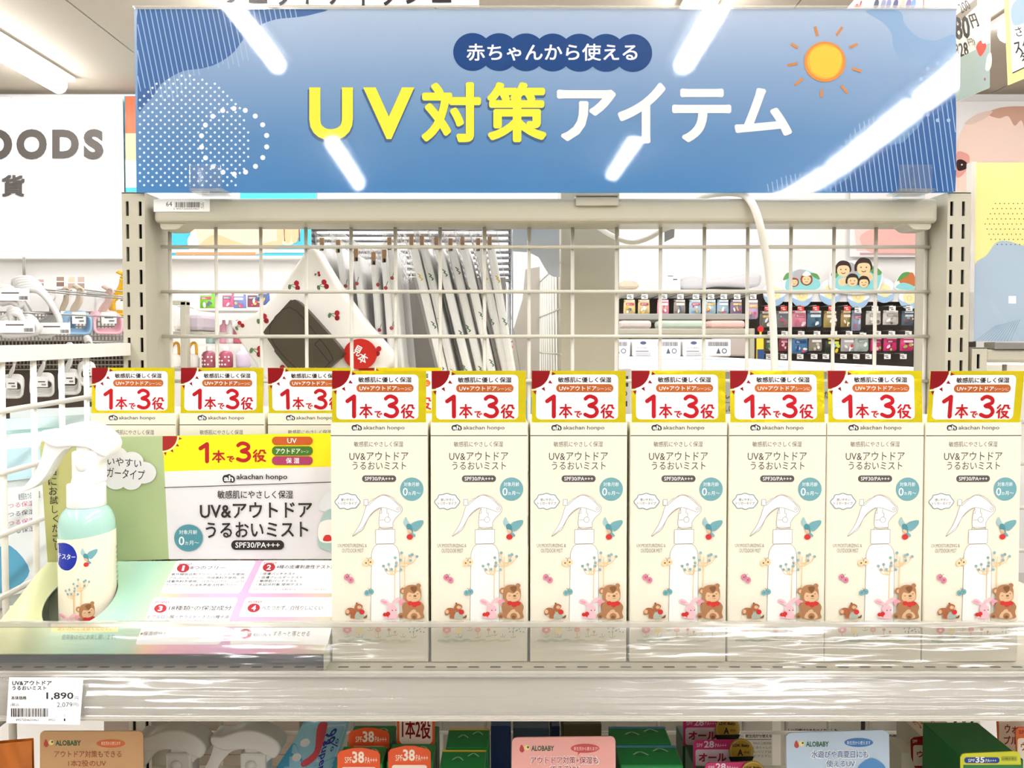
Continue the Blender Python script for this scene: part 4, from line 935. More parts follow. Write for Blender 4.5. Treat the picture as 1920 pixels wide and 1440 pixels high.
# ------------------------------------------------------------------ neighbour bay on the right: low frame and yellow sign
nb = thing('low_shelving_frame', 'lower beige shelving frame with one slotted post at the right edge', 'shelving frame', (P(1850, 700, .84).x, .87, 0))
xa, xb = P(1822, 700, .84).x, P(1850, 700, .84).x; zt_ = P(1830, 652, .84).z
slotted_post(xa, xb, .84, .88, zt_, ((P(1834, 700, .84).x),), first=.007).build('post', nb)
b = T(); b.box(PX1 + .001, xa, .85, .9, 0, zt_ - .0006, BEIGE2); b.build('side_flange', nb)
b = T(); b.box(xb, 1.3, .843, .89, P(1900, 679, .843).z, P(1900, 655, .843).z, BEIGE, .003); b.build('top_beam', nb)
b = T()
for x in (1883, 1965): b.tube([(P(x, 700, .87).x, .87, 1.0), (P(x, 700, .87).x, .87, EYE - .02)], .0024, WIREW)
for y in (712, 790, 868, 950, 1030, 1110): z = P(1900, y, .87).z; b.tube([(xb, .865, z), (1.2, .865, z)], .0024, WIREW)
b.build('wire_grid', nb)
flat('white_carton', 'white carton standing behind the low frame at the right edge', 'carton', [(1852, 684), (2050, 684), (2050, 900), (1852, 900)], 1.0, .1, mat('#f1efe9', .5))
ys = thing('yellow_sign', 'yellow and blue wavy sign in a clear stand at the right edge', 'sign', (P(1900, 641, .845).x, .845, P(1900, 641, .845).z))
def ya(A):
    A.blob([(1826, 560), (1826, 500), (1850, 478), (1868, 455), (1890, 452), (1925, 462), (2000, 470), (2140, 450), (2140, 700), (1826, 700)], mat('#a9bccb', .45), n=6)
    for j in range(10):
        for i in range(12):
            x, y = 1846 + i * 8.4 + (j % 2) * 4.2 - j * .6, 372 + j * 9.6
            if (x - 1895) ** 2 / 50 ** 2 + (y - 420) ** 2 / 48 ** 2 < 1: A.poly(ell(x, y, 1.1, n=6), INK, 4)
    for i in range(12): A.line([(1828 + i * 6, 640 - 0), (1828 + i * 6 + 40 - i * 2, 610 - i)], 1, mat('#7e98aa', .5), 5, cap=False)
    A.rect(1891, 555, 1905, 569, WHITE)
b = T(); b.prism([(v.x, v.z) for v in (P(x, y, .847) for x, y in ((1826, 305), (2140, 305), (2140, 640), (1830, 640)))], .002, mat('#f6e394', .45), Matrix.Translation((0, .847, 0))); 
A = Art(b, face_fn(.8468)); 
fn_ = A.fn; zlo = P(1900, 640, .8468).z; xlo = P(1829, 400, .8468).x
A.fn = lambda x, y, L: (lambda v: Vector((max(v.x, xlo), v.y, max(v.z, zlo))))(fn_(x, y, L))
ya(A); b.build('print', ys)
b = T(); b.grid(lambda u, v: (P(1820 + u * 330, 400, .843).x, .8435 - .0025 * math.sin(9 * u + 6 * v) ** 2 - .002 * math.sin(5 * v * u + 1), P(1900, 642 - v * 338, .843).z), 40, 40, clear('#fdfdfd', .045, gain=1.2))
b.box(P(1818, 400, .843).x, P(1828, 400, .843).x, .841, .851, P(1900, 641, .845).z, P(1900, 304, .845).z, clear('#ffffff', .1, haze=.45), .001); b.build('clear_stand', ys, fix=False)
b = T(); b.box(P(1862, 640, .843).x, P(1990, 640, .843).x, .84, .86, P(1900, 655, .845).z, P(1900, 641, .845).z, mat('#8f8c86', .4, metal=.5), .001); b.build('foot', ys)
# ------------------------------------------------------------------ shop behind: left
WP2 = mat('#f6f5f1', .6)
def wtext(name, parent, s, box, Y, m=INK, w=.03, d=.0): 
    b = T(); A = Art(b, face_fn(Y, 1e-4)); A.text(s, box, m, w=w, res=5); return b.build(name, parent)
LET = mat('#55504b', .6)
wb = thing('wall_sign', 'big white wall sign with grey letters at the left', 'sign', (P(60, 480, 4.48).x, 4.48, P(60, 480, 4.48).z))
b = T(); b.box(P(-420, 300, 4.48).x, P(231, 300, 4.48).x, 4.47, 4.49, P(0, 480, 4.48).z, P(0, 183, 4.48).z, WP2, .004); b.box(P(25, 300, 4.48).x, P(26, 300, 4.48).x, 4.468, 4.471, P(0, 480, 4.48).z, P(0, 183, 4.48).z, mat('#d8d5ce', .6)); b.build('board', wb)
b = T(); A = Art(b, face_fn(4.466, 3e-4)); 
for ch, bx in (('G', (-110, 242, -42, 300)), ('O', (-38, 242, 23, 300)), ('O', (31, 242, 88, 299)), ('D', (98, 243, 148, 297)), ('S', (157, 242, 194, 299))): A.text(ch, bx, LET, w=.055, res=5)
A.text('雑', (-45, 328, -3, 370), LET, w=.03); A.text('貨', (3, 328, 47, 369), LET, w=.03); b.build('lettering', wb)
SK = mat('#f2b48a', .5); SK2 = mat('#f7cfae', .5); CY = mat('#49b6d6', .5)
po = thing('photo_poster', 'wide photo poster of a baby hand over turquoise, left wall behind the banner', 'poster', (P(413, 480, 4.5).x, 4.5, P(413, 480, 4.5).z))
b = T(); b.box(P(235, 300, 4.5).x, P(592, 300, 4.5).x, 4.495, 4.51, P(0, 479, 4.5).z, P(0, 180, 4.5).z, CY, .003)
A = Art(b, face_fn(4.494, 3e-4)); A.rect(258, 352, 450, 392, mat('#f4f0ea', .5)); A.rect(235.2, 180.5, 300, 250, mat('#b45a30', .5)); A.poly([(235.2, 250), (300, 250), (300, 305), (236, 300)], SK); A.poly([(235.2, 300), (300, 305), (300, 352), (236, 352)], mat('#cfeef3', .5))
A.blob([(372, 470), (360, 450), (358, 425), (375, 405), (430, 395), (500, 400), (530, 415), (560, 418), (562, 440), (548, 458), (520, 458), (500, 463), (440, 476)], SK2); A.blob([(370, 470), (400, 440), (440, 452), (470, 460), (515, 452), (530, 458), (490, 476), (420, 478)], SK)
for x in (520, 535, 548): A.blob([(x, 425), (x + 8, 422), (x + 12, 440), (x + 8, 455), (x, 452)], SK, n=3); A.line([(x + 13, 428), (x + 14, 452)], 2, mat('#7a3d22', .5))
A.blob([(352, 450), (368, 435), (372, 470), (360, 478)], mat('#f2ede4', .5)); A.rect(236, 468, 591, 474, mat('#f4e6da', .5)); A.rect(330, 473, 480, 478.5, mat('#d98b5c', .5)); b.build('print', po)
wl = T(); wl.box(P(-300, 500, 4.5).x, P(600, 500, 4.5).x, 4.46, 4.55, P(0, 486, 4.5).z, P(0, 481, 4.5).z, WP2); wl.build('trim_1', kind='structure')
flat('backing_board', 'dark brown pegboard behind the hangers on the left', 'board', [(-200, 640), (300, 640), (300, 1000), (-200, 1000)], 4.50, .02, mat('#4b4238', .6))
b = T()
for x in range(-100, 240, 7): b.tube([(P(x, 0, 4.46).x, 4.46, P(0, 690, 4.46).z), (P(x, 0, 4.46).x, 4.46, P(0, 585, 4.46).z)], .004, mat('#8d857a', .5), 5)
for y in range(585, 695, 9): b.tube([(P(-100, 0, 4.46).x, 4.455, P(0, y, 4.46).z), (P(240, 0, 4.46).x, 4.455, P(0, y, 4.46).z)], .004, mat('#8d857a', .5), 5)
b.build('wire_wall_grid', label='grey wire grid on the wall behind the blue and pink hangers', cat='wire grid')
def hanger_set(px0, py0, px1, py1, Y, col, neck, n, label, dx=-.022, dz=.006, hook=42, name='hanger_set'):
    """a bundle of hangers seen from the end: rounded frames below, necks and hooks above, a white card on the front one"""
    k = Y / F; w = (px1 - px0) * k; h = (py1 - py0) * k; c = P((px0 + px1) / 2, py1, Y); r = thing(name, label, 'hanger set', (0, 0, 0), 'hanger sets on the left wall')
    m = mat(col, .35); mn = mat(neck, .4)
    for i in range(n):
        t = T(); ox, oy, oz = dx * i, .03 * i, dz * i
        t.tube([(ox + x, oy, oz + z) for x, z in rr(-w / 2, 0, w / 2, h, h * .32, 4)], h * .085, m, 6, closed=True)
        t.tube(smooth([(ox - w * .18, oy, oz + h), (ox - w * .10, oy, oz + h * 1.3), (ox + w * .08, oy, oz + h * 1.7), (ox + w * .12, oy, oz + h * 2.1)], 3, False), h * .07, mn, 6)
        a = [(ox + w * .06 + .018 * math.cos(q), oy, oz + h * 2.15 + .018 + .018 * math.sin(q)) for q in [x * .5 - 1.3 for x in range(9)]]; t.tube(a, h * .06, mn, 6)
        t.build('hanger', r)
    t = T(); t.tube([(w * .06 , -.01, h * 2.1 + .034), (w * .06, 4.5505 - Y, h * 2.1 + .034)], .004, mat('#9a9890', .3, metal=.6), 6); t.build('hook_rod', r)
    t = T(); t.box(-w * .22, w * .32, -.012, -.010, h * .55, h * 1.2, WP2); A = Art(t, lambda x, y, L: Vector((x * w, -.0125 - 1e-4 * L, y * h))); A.rect(-.1, .85, .22, .92, LET); A.barcode(.05, .65, .25, .75, LET, 5); t.build('card', r, label='white card')
    r.location = c; return r
hanger_set(125, 592, 172, 626, 4.0, '#8fb4cf', '#b9aa95', 5, 'light blue hanger set in the middle of the hanging row'); hanger_set(108, 590, 140, 622, 4.15, '#7fa3bd', '#b5a68f', 4, 'blue hanger set partly hidden behind the other blue set')
hanger_set(178, 592, 230, 625, 4.0, '#ecb4bd', '#c4a79b', 5, 'pink hanger set beside the slotted post'); hanger_set(214, 560, 250, 590, 4.2, '#e5b62c', '#d9a923', 5, 'yellow hanger set half hidden by the slotted post')
for i, (a, b2, c, d, lab) in enumerate(((4, 715, 42, 745, 'lowest row, far left'), (58, 712, 100, 742, 'lowest row, second'), (112, 705, 150, 738, 'lowest row, third'), (150, 690, 180, 722, 'lowest row, beside the gold header'))):
    hanger_set(a, b2, c, d, 3.6, '#d9d7d0', '#cfccc4', 5, 'white hanger set seen through the white side panel, ' + lab, dx=-.018)
# broad white clip hangers nearest the viewer
def broad_set(pts, Y, n, label, sx, sy, sz):
    r = thing('clip_hanger_set', label, 'hanger set', (0, 0, 0), 'white clip hanger sets'); c = P(pts[0][0], pts[0][1], Y); k = Y / F; g = mat('#c9c7c1', .4)
    for i in range(n):
        t = T(); q = smooth([((x - pts[0][0]) * k, (pts[0][1] - y) * k) for x, y in pts], 4); o = [(x + sx * i, z + sz * i) for x, z in q]
        t.tube([(x, sy * i, z) for x, z in o], .012, g, 7, closed=True); t.build('hanger', r)
    zt_ = max(z for x, z in q); xt_ = [x for x, z in q if z == zt_][0]; t = T(); t.tube([(xt_, 0, zt_ + .008), (xt_, 4.5505 - Y, zt_ + .03)], .004, mat('#9a9890', .3, metal=.6), 6); t.build('hook_rod', r)
    t = T(); x0, z0 = (pts[0][0]) * 0, 0; t.box(-.005, .13, -.02, -.017, .008, .055, WP2); A = Art(t, lambda x, y, L: Vector((x, -.0205 - 1e-4 * L, y))); A.rect(.02, .036, .09, .041, LET); A.barcode(.09, .012, .125, .026, LET, 2); t.build('card', r, label='white price card')
    r.location = c
broad_set([(8, 628), (62, 626), (72, 615), (60, 604), (44, 603), (38, 592), (24, 590), (22, 604), (10, 606)], 3.0, 3, 'white clip hangers with a price card, far left', -.03, .04, .012)
broad_set([(78, 630), (104, 622), (112, 600), (92, 565), (70, 545), (40, 550), (50, 580), (66, 606)], 3.2, 6, 'grey white clip hangers leaning in a bundle, left of the blue set', -.018, .02, .012)
broad_set([(0, 568), (22, 566), (38, 575), (36, 560), (22, 546), (4, 546)], 3.1, 3, 'white clip hanger set above the far left one', -.03, .04, .01)
for i, (x, y, w, h) in enumerate(((33, 524, 14, 9), (51, 525, 14, 9), (72, 530, 20, 12), (113, 528, 14, 18), (134, 530, 13, 22), (152, 530, 13, 22))):
    n_ = ('first', 'second', 'third', 'fourth', 'fifth', 'sixth')[i]; Y = 4.2
    b = T(); a_ = P(x - w / 2 - 2, y + h / 2 + 16, Y); c_ = P(x + w / 2 + 2, y - h / 2 - 1, Y); b.box(a_.x, c_.x, Y, Y + .004, a_.z, c_.z, WP2); b.tube([((a_.x + c_.x) / 2, Y + .004, a_.z + .02), ((a_.x + c_.x) / 2, 4.5505, a_.z + .02)], .004, mat('#9a9890', .3, metal=.6), 6)
    A = Art(b, face_fn(Y - .0005, 2e-4)); A.rect(x - w / 2, y - h / 2, x + w / 2, y - 1, mat(('#b89a80', '#d8c8a0', '#c9a79b', '#a58b7c', '#d7cdb2', '#c7b4a6')[i], .5)); A.rect(x - w / 2, y + 1, x + w / 2, y + h / 2, mat(('#d9c39c', '#e7dec2', '#a08b86', '#8a6f66', '#bfa695', '#a8928b')[i], .5)); A.rect(x - w / 2, y + h / 2 + 5, x + w / 2, y + h / 2 + 7, LET)
    b.build('price_card', label='small white picture card above the hangers, ' + n_ + ' from the left', cat='price card', group='picture cards above the hangers')
b = T()
for x in (36, 39): b.tube([(P(x, 0, 4.46).x, 4.455, P(0, 482, 4.455).z), (P(x, 0, 4.46).x, 4.455, P(0, 522, 4.455).z)], .004, mat('#a9a49b', .4, metal=.4), 6)
b.build('hanging_rod', label='thin grey double rod hanging from the wall sign at the left', cat='rod')
# shelves seen through the left cells of the grid
gs = thing('display_stand', 'grey display stand seen through the left cells of the grid', 'stand', (P(340, 700, 3.3).x, 3.3, 0))
b = T(); b.box(P(334, 0, 3.3).x, P(346, 0, 3.3).x, 3.28, 3.32, 0, P(0, 565, 3.3).z, BEIGE2, .004); b.box(P(318, 0, 3.3).x, P(346, 0, 3.3).x, 3.28, 3.32, P(0, 572, 3.3).z, P(0, 564, 3.3).z, BEIGE2); b.build('upright', gs)
for y, x1 in ((622, 385), (690, 450)):
    b = T(); b.box(P(322, 0, 3.4).x, P(x1, 0, 3.4).x, 3.33, 3.62, P(0, y + 5, 3.4).z, P(0, y, 3.4).z, BEIGE2); b.build('shelf', gs)
def pack(px0, py0, px1, py1, Y, col, label, seed=1, tab=True, group=None, name='hanging_packet', cat='packet', accents=None, d=.02, hookY=None):
    """a hang-sell pouch: puffy body, flat header with a hole, printed shapes"""
    r_ = random.Random(seed); k = Y / F; w, h = (px1 - px0) * k, (py1 - py0) * k; t = T(); m = mat(col, .3)
    c = P((px0 + px1) / 2, py1, Y)
    for s_ in (-1, 1): t.grid(lambda u, v: ((u - .5) * w * (1 - .07 * v + .03 * math.sin(PI * v)), s_ * d * (abs(math.sin(PI * u)) ** .6) * (abs(math.sin(PI * min(1, v / .82))) ** .6 if v < .82 else 0), v * h), 8, 10, m)
    A = Art(t, lambda x, y, L: Vector(((x - .5) * w * .93, -d - 2e-4 * L, (1 - y) * h)))
    ac = accents or ('#f2efe8', '#5f6f86', '#d9b45c', '#c2506a')
    A.rect(.1, .04, .9, .16, mat(ac[0], .4)); A.rrect(.12, .26, .88, .42, .05, mat(r_.choice(ac), .4))
    for q in range(4): A.poly(ell(.2 + .6 * r_.random(), .5 + .4 * r_.random(), .08 + .12 * r_.random(), .06 + .07 * r_.random(), 10, rot=r_.random() * 3), mat(r_.choice(ac), .4))
    for q in range(3): A.rect(.2, .30 + .04 * q, .2 + .5 * r_.random() + .1, .315 + .04 * q, mat('#f7f5ef', .4))
    o = t.build(name, loc=(0, 0, 0), label=label, cat=cat, group=group); o.location = c; return o
def box3(name, label, cat, x0, y0, x1, y1, Y, d, m, art=None, group=None, bev=.002, eps=1e-4):
    b = T(); a_ = P(x0, y1, Y); c_ = P(x1, y0, Y); b.box(a_.x, c_.x, Y, Y + d, a_.z, c_.z, m, bev)
    if art: art(Art(b, face_fn(Y - 1e-4, eps)))
    return b.build(name, label=label, cat=cat, group=group)
G1 = 'packets on the shelves behind the left cells'
for i, (x0, y0, x1, y1, c, l) in enumerate(((375, 550, 403, 578, '#7fc241', 'green packet with a yellow corner, behind the top left cells'), (417, 550, 440, 576, '#c76a86', 'pink packet left of the violet one, behind the top left cells'), (438, 552, 462, 578, '#7a86b8', 'violet packet on the top shelf behind the left cells'), (464, 550, 490, 576, '#8c4f5d', 'wine red packet just left of the sample cushion'),
        (478, 548, 506, 572, '#4f5f9a', 'dark blue packet partly hidden by the sample cushion'))): pack(x0, y0, x1, y1, 4.3, c, l, i, group=G1)
box3('folded_towel', 'mauve folded towel on the grey stand', 'towel', 350, 588, 378, 621, 3.4, .2, mat('#b9aeb4', .8), bev=.02)
box3('folded_towel', 'white folded towels on the left of the grey stand', 'towel', 322, 573, 333, 620, 3.4, .2, mat('#e9e6df', .8), bev=.02)
for i, (x, c, l) in enumerate(((330, '#d9a02a', 'amber handled bottle behind the stand upright'), (363, '#e6ab2f', 'white bottle with yellow handle right of the stand upright'))):
    r = thing('handle_bottle', l, 'bottle', (0, 0, 0)); k = 3.38 / F; b = T(); b.lathe([(0, 0), (10 * k, 0), (11 * k, 3 * k), (11 * k, 18 * k), (7 * k, 24 * k), (3 * k, 26 * k), (0, 26 * k)], mat('#f3efe6', .3), seg=16); b.build('body', r)
    b = T(); b.tube(smooth([(-7 * k, 0, 22 * k), (-8 * k, 0, 36 * k), (-2 * k, 0, 46 * k), (5 * k, 0, 44 * k), (6 * k, 0, 24 * k)], 4, False), 2.6 * k, mat(c, .4), 8); b.build('handle', r, label='yellow handle'); r.location = P(x, 689, 3.42)
for i, (x, c, l) in enumerate(((392, '#9c5563', 'strawberry print bottle left of the grid wire, lower left cells'), (424, '#a14d5f', 'strawberry print bottle right of the grid wire, lower left cells'), (456, '#c9b9c9', 'pale violet bottle left of the sample cushion'))):
    r = thing('print_bottle', l, 'bottle', (0, 0, 0)); k = 3.38 / F; m = mat(c, .3); b = T(); b.lathe([(0, 0), (12 * k, 0), (13 * k, 3 * k), (13 * k, 24 * k), (10 * k, 29 * k), (4 * k, 32 * k), (0, 32 * k)], m, seg=18)
    for q in range(9): b.lathe([(0, -.1), (2 * k, 0)], mat('#efdcd8', .4), seg=6, M=Matrix.Translation(((-9 + 6 * (q % 4)) * k, -13.1 * k * math.cos(.07 * (-9 + 6 * (q % 4))), (6 + 7 * (q // 3)) * k)) @ Matrix.Rotation(PI / 2, 4, 'X') @ Matrix.Scale(.0, 4, (0, 0, 1))) if i < 2 else None
    b.build('body', r); b = T(); b.lathe([(4.5 * k, 31 * k), (5 * k, 39 * k), (0, 41 * k)], WP2, seg=12); b.build('cap', r, label='white cap'); r.location = P(x, 689, 3.42)
b = T()
for x0, x1, y in ((375, 470, 580), (375, 470, 645)): b.box(P(x0, 0, 4.2).x, P(x1 + 60, 0, 4.2).x, 4.1, 4.4, P(0, y + 4, 4.2).z, P(0, y, 4.2).z, mat('#dedbd4', .5))
b.build('wall_shelf', label='pale wall shelves holding the packets behind the left cells', cat='shelf')
for i, (x, c, l) in enumerate(((395, '#8fa9a0', 'grey green pump bottle on the middle shelf'), (420, '#c98f9b', 'rose tube on the middle shelf behind the grid wire'), (432, '#d7d2cf', 'white tube on the middle shelf'), (446, '#b3606a', 'dark red tube on the middle shelf near the cushion'))):
    k = 4.2 / F; b = T(); b.lathe([(0, 0), (8 * k, 0), (8.5 * k, 4 * k), (7.5 * k, 34 * k), (3 * k, 38 * k), (3 * k, 44 * k), (0, 45 * k)], mat(c, .3), seg=14); o = b.build('tube_bottle', loc=(0, 0, 0), label=l, cat='bottle'); o.location = P(x, 644.5, 4.22)
# ------------------------------------------------------------------ shop behind: right
DKB = mat('#39322c', .6)
flat('pegboard', 'long dark pegboard behind the rows of hanging bath packets', 'board', [(1150, 548), (1830, 548), (1830, 1000), (1150, 1000)], 4.46, .02, DKB)
PU = '#f0eef0'
ROWA = ((1424, 583, 1448, 614, '#77756c', None), (1455, 583, 1478, 614, '#86837b', None), (1485, 582, 1511, 613, '#d98a9d', ('#f3dfe2', '#c7677f', '#efc7cf')), (1513, 582, 1540, 613, '#4c6f84', ('#dfe5e6', '#f3f1ea', '#2f4b5e')), (1544, 583, 1568, 614, '#a58f52', ('#efe7cf', '#6f7a3a', '#f6efe0')),
        (1576, 582, 1594, 613, '#9a8148', ('#f3e9cd', '#5d7a3f', '#efdcd0')), (1596, 582, 1614, 620, '#8a8fa3', ('#c3c7d6', '#a65a66', '#dfe3ea')), (1623, 583, 1651, 609, '#c9c5bb', ('#ece9e2', '#6a6255', '#a8a196')), (1655, 582, 1684, 609, '#cbc7bd', ('#efece4', '#5f584b', '#9a9688')), (1690, 583, 1712, 610, '#51626d', ('#c7cfd2', '#7d4b3e', '#90a5ad')))
ROWB = ((1432, 631, 1452, 659, '#6f5b3d', ('#4c7a4d', '#c7813f', '#a9b7c4')), (1460, 632, 1476, 658, '#8d3a45', ('#d98c98', '#efc9cd')), (1484, 630, 1514, 662, '#4679a3', ('#f3efe9', '#d94a5a', '#f0d9e2', '#2c4a79')), (1516, 630, 1541, 658, '#8f8676', ('#efece6', '#6b6457', '#c9c2b5')), (1546, 632, 1574, 663, '#2f3328', ('#e5c62c', '#7ea6c7', '#c9d650')), (1576, 630, 1601, 659, '#b7aeac', ('#f7f5f0', '#c0392b', '#e9e5df')), (1601, 630, 1628, 659, '#a9b3ad', ('#e3e8e4', '#8fa09a')), (1632, 632, 1652, 658, '#c22f6a', ('#f0c3d4', '#8fae3a', '#7d1f45')), (1656, 631, 1681, 658, '#c62c68', ('#f3cfdc', '#9cbf49', '#8a1f4a')), (1687, 631, 1712, 658, '#c9306b', ('#efc7d6', '#93b545', '#851d46')))
ORD = ('first', 'second', 'third', 'fourth', 'fifth', 'sixth', 'seventh', 'eighth', 'ninth', 'tenth')
CN = lambda h: h
NAMES_A = ('grey', 'grey', 'pink', 'blue', 'olive', 'olive', 'lilac grey', 'white grey', 'white grey', 'dark blue'); NAMES_B = ('brown green', 'dark red', 'blue', 'silver grey', 'black yellow', 'white red', 'pale green grey', 'magenta', 'magenta', 'magenta')
def hook_tag(px, py, Y, col, label):
    r = thing('hook_tag', label, 'price tag', tuple(P(px, py, Y)), 'price tags on the pegboard hooks'); b = T(); a_, c_ = P(px - 6, py + 5, Y), P(px + 6, py - 4, Y)
    b.box(a_.x, c_.x, Y - .012, Y - .009, a_.z, c_.z, mat(col, .5)); A = Art(b, face_fn(Y - .0125, 2e-4)); A.rect(px - 4, py - 1.5, px + 3, py, LET if col != '#d8433a' else WP2); A.rect(px - 1, py + 1.5, px + 4, py + 3, LET if col != '#d8433a' else WP2); b.build('tag', r)
    b = T(); z = P(px, py - 5, Y).z; b.tube([(a_.x + .018, Y - .012, z), (a_.x + .018, 4.459, z)], .003, mat('#9a9890', .3, metal=.6), 6); b.build('hook', r)
for row, NM, l, ytag, cols in ((ROWA, NAMES_A, 'upper', 578, ['#d8433a'] * 6 + ['#f1efe9'] * 4), (ROWB, NAMES_B, 'lower', 625, ['#f1efe9'] * 10)):
    for i, (x0, y0, x1, y1, c, ac) in enumerate(row):
        pack(x0, y0, x1, y1, 4.33, c, '%s bath packet, %s from left in the %s row of the pegboard' % (NM[i], ORD[i], l), i * 3 + len(l), group='bath packets on the dark pegboard', accents=ac)
        hook_tag((x0 + x1) / 2 + 2, ytag if i != 6 else ytag + 3, 4.3, cols[i], '%s tag above the %s packet of the %s pegboard row' % ('red' if cols[i][1] == 'd' else 'white', ORD[i], l))
for i, x in enumerate((1441, 1468, 1499, 1525, 1547, 1580, 1604, 1627, 1662, 1692)):
    hook_tag(x, 668, 4.25, '#f1efe9', 'white tag in the bottom pegboard row, %s from the left' % ORD[i])
# illustrated header cut-outs
hd = thing('illustrated_header', 'white header board with egg shapes and cartoon bathers above the pegboard', 'header board', (P(1580, 550, 4.4).x, 4.4, P(1580, 550, 4.4).z))
b = T(); b.box(P(1440, 0, 4.42).x, P(1800, 0, 4.42).x, 4.41, 4.42, P(0, 566, 4.42).z, P(0, 535, 4.42).z, WP2); b.build('board', hd)
EGG = mat('#f4f7fa', .5); EGB = mat('#a9cbe8', .5); EGY = mat('#f7ecb4', .5)
for i, (x, y, rx, ry) in enumerate(((1452, 550, 21, 24), (1503, 553, 20, 23), (1556, 548, 20, 24), (1609, 556, 20, 23), (1658, 545, 20, 23), (1705, 558, 20, 22), (1796, 548, 18, 20))):
    b = T(); b.prism([(v.x, v.z) for v in (P(px, py, 4.4) for px, py in ell(x, y, rx, ry, 28))], .008, EGG, Matrix.Translation((0, 4.395, 0))); A = Art(b, face_fn(4.3945, 2e-4))
    A.poly(ell(x, y, rx, ry, 20, .1, PI - .1) + [(x - rx * .8, y + ry * .25), (x, y + ry * .55), (x + rx * .8, y + ry * .25)], EGB); A.blob([(x - 10, y - 8), (x, y - 13), (x + 11, y - 6), (x + 10, y + 8), (x, y + 12), (x - 10, y + 6)], EGY); A.ring(x, y + 1, 4, .8, mat('#d9c98c', .5)); b.build('egg_panel', hd)
SKN = mat('#f6cf9f', .5); HR_ = mat('#3a2a22', .5); WAT = mat('#8fd3d3', .5); LF = mat('#5f9a55', .5); ROCK = mat('#b3b1b4', .5); MONK = mat('#8d4a2b', .5)
def face(A, x, y, r, hair, mk=False):
    if mk: A.blob([(x - r * 1.15, y + r * .6), (x - r * 1.1, y - r * .7), (x, y - r * 1.2), (x + r * 1.1, y - r * .7), (x + r * 1.15, y + r * .6), (x, y + r * 1.3)], MONK)
    else: A.blob([(x - r * 1.12, y + r * .5), (x - r * 1.15, y - r * .5), (x - r * .4, y - r * 1.3), (x + r * .7, y - r * 1.15), (x + r * 1.15, y - r * .3), (x + r * 1.0, y + r * .3), (x, y - r * .2)], hair)
    A.blob([(x - r * .9, y + r * .1), (x - r * .6, y - r * .55), (x + r * .55, y - r * .6), (x + r * .92, y), (x + r * .6, y + r * .75), (x, y + r * 1.0), (x - r * .65, y + r * .75)], SKN)
    for s_ in (-1, 1): A.poly(ell(x + s_ * r * .36, y - r * .05, r * .1, n=8), HR_)
    A.line(smooth([(x - r * .3, y + r * .42), (x, y + r * .56), (x + r * .3, y + r * .4)], 3, False), r * .1, HR_, cap=False)
def fam(A):
    A.blob([(1600, 508), (1604, 498), (1620, 490), (1640, 500), (1652, 512), (1650, 530), (1640, 545), (1600, 548), (1570, 542), (1562, 528), (1575, 512)], WAT)
    A.blob([(1584, 505), (1592, 492), (1604, 497), (1608, 510), (1598, 515)], ROCK); A.blob([(1630, 505), (1640, 500), (1653, 510), (1648, 516), (1635, 512)], LF); A.blob([(1558, 515), (1566, 505), (1574, 512), (1566, 522)], LF)
    A.blob([(1572, 525), (1588, 520), (1590, 532), (1576, 536)], SKN); A.blob([(1612, 515), (1632, 512), (1636, 524), (1620, 526)], SKN)
    face(A, 1581, 506, 13, HR_); face(A, 1619, 502, 14, HR_); face(A, 1598, 527, 10.5, HR_); face(A, 1619, 530, 9.5, HR_)
def mk(A):
    A.blob([(1472, 536), (1480, 515), (1500, 505), (1525, 512), (1538, 530), (1532, 542), (1500, 548), (1478, 545)], WAT); A.blob([(1485, 520), (1492, 508), (1503, 505), (1512, 512), (1506, 524)], ROCK); A.blob([(1468, 525), (1474, 513), (1482, 512), (1478, 522)], LF); A.blob([(1520, 512), (1532, 514), (1537, 524), (1526, 520)], LF)
    face(A, 1489, 529, 7, MONK, True); face(A, 1512, 524, 9, MONK, True); A.blob([(1504, 516), (1512, 508), (1520, 515), (1512, 518)], WP2)
def lf(A):
    A.blob([(1686, 528), (1695, 515), (1712, 512), (1716, 535), (1700, 538)], mat('#c7743f', .5)); A.blob([(1682, 527), (1692, 512), (1706, 511), (1696, 521)], LF); A.blob([(1680, 540), (1692, 530), (1712, 536), (1712, 545)], WAT)
for nm, fn2, out2 in (('family_cutout', fam, [(1560, 545), (1556, 520), (1562, 500), (1574, 490), (1592, 490), (1602, 488), (1618, 486), (1634, 492), (1654, 510), (1652, 535), (1640, 548), (1600, 552)]), ('monkey_cutout', mk, [(1472, 545), (1467, 524), (1476, 511), (1500, 503), (1524, 508), (1538, 524), (1536, 543), (1500, 550)]), ('fruit_cutout', lf, [(1679, 542), (1681, 526), (1694, 510), (1717, 510), (1718, 545)])):
    b = T(); b.prism([(v.x, v.z) for v in (P(px, py, 4.38) for px, py in smooth(out2, 3))], .006, WP2, Matrix.Translation((0, 4.38, 0))); fn2(Art(b, face_fn(4.3795, 2e-4))); b.build(nm, hd)
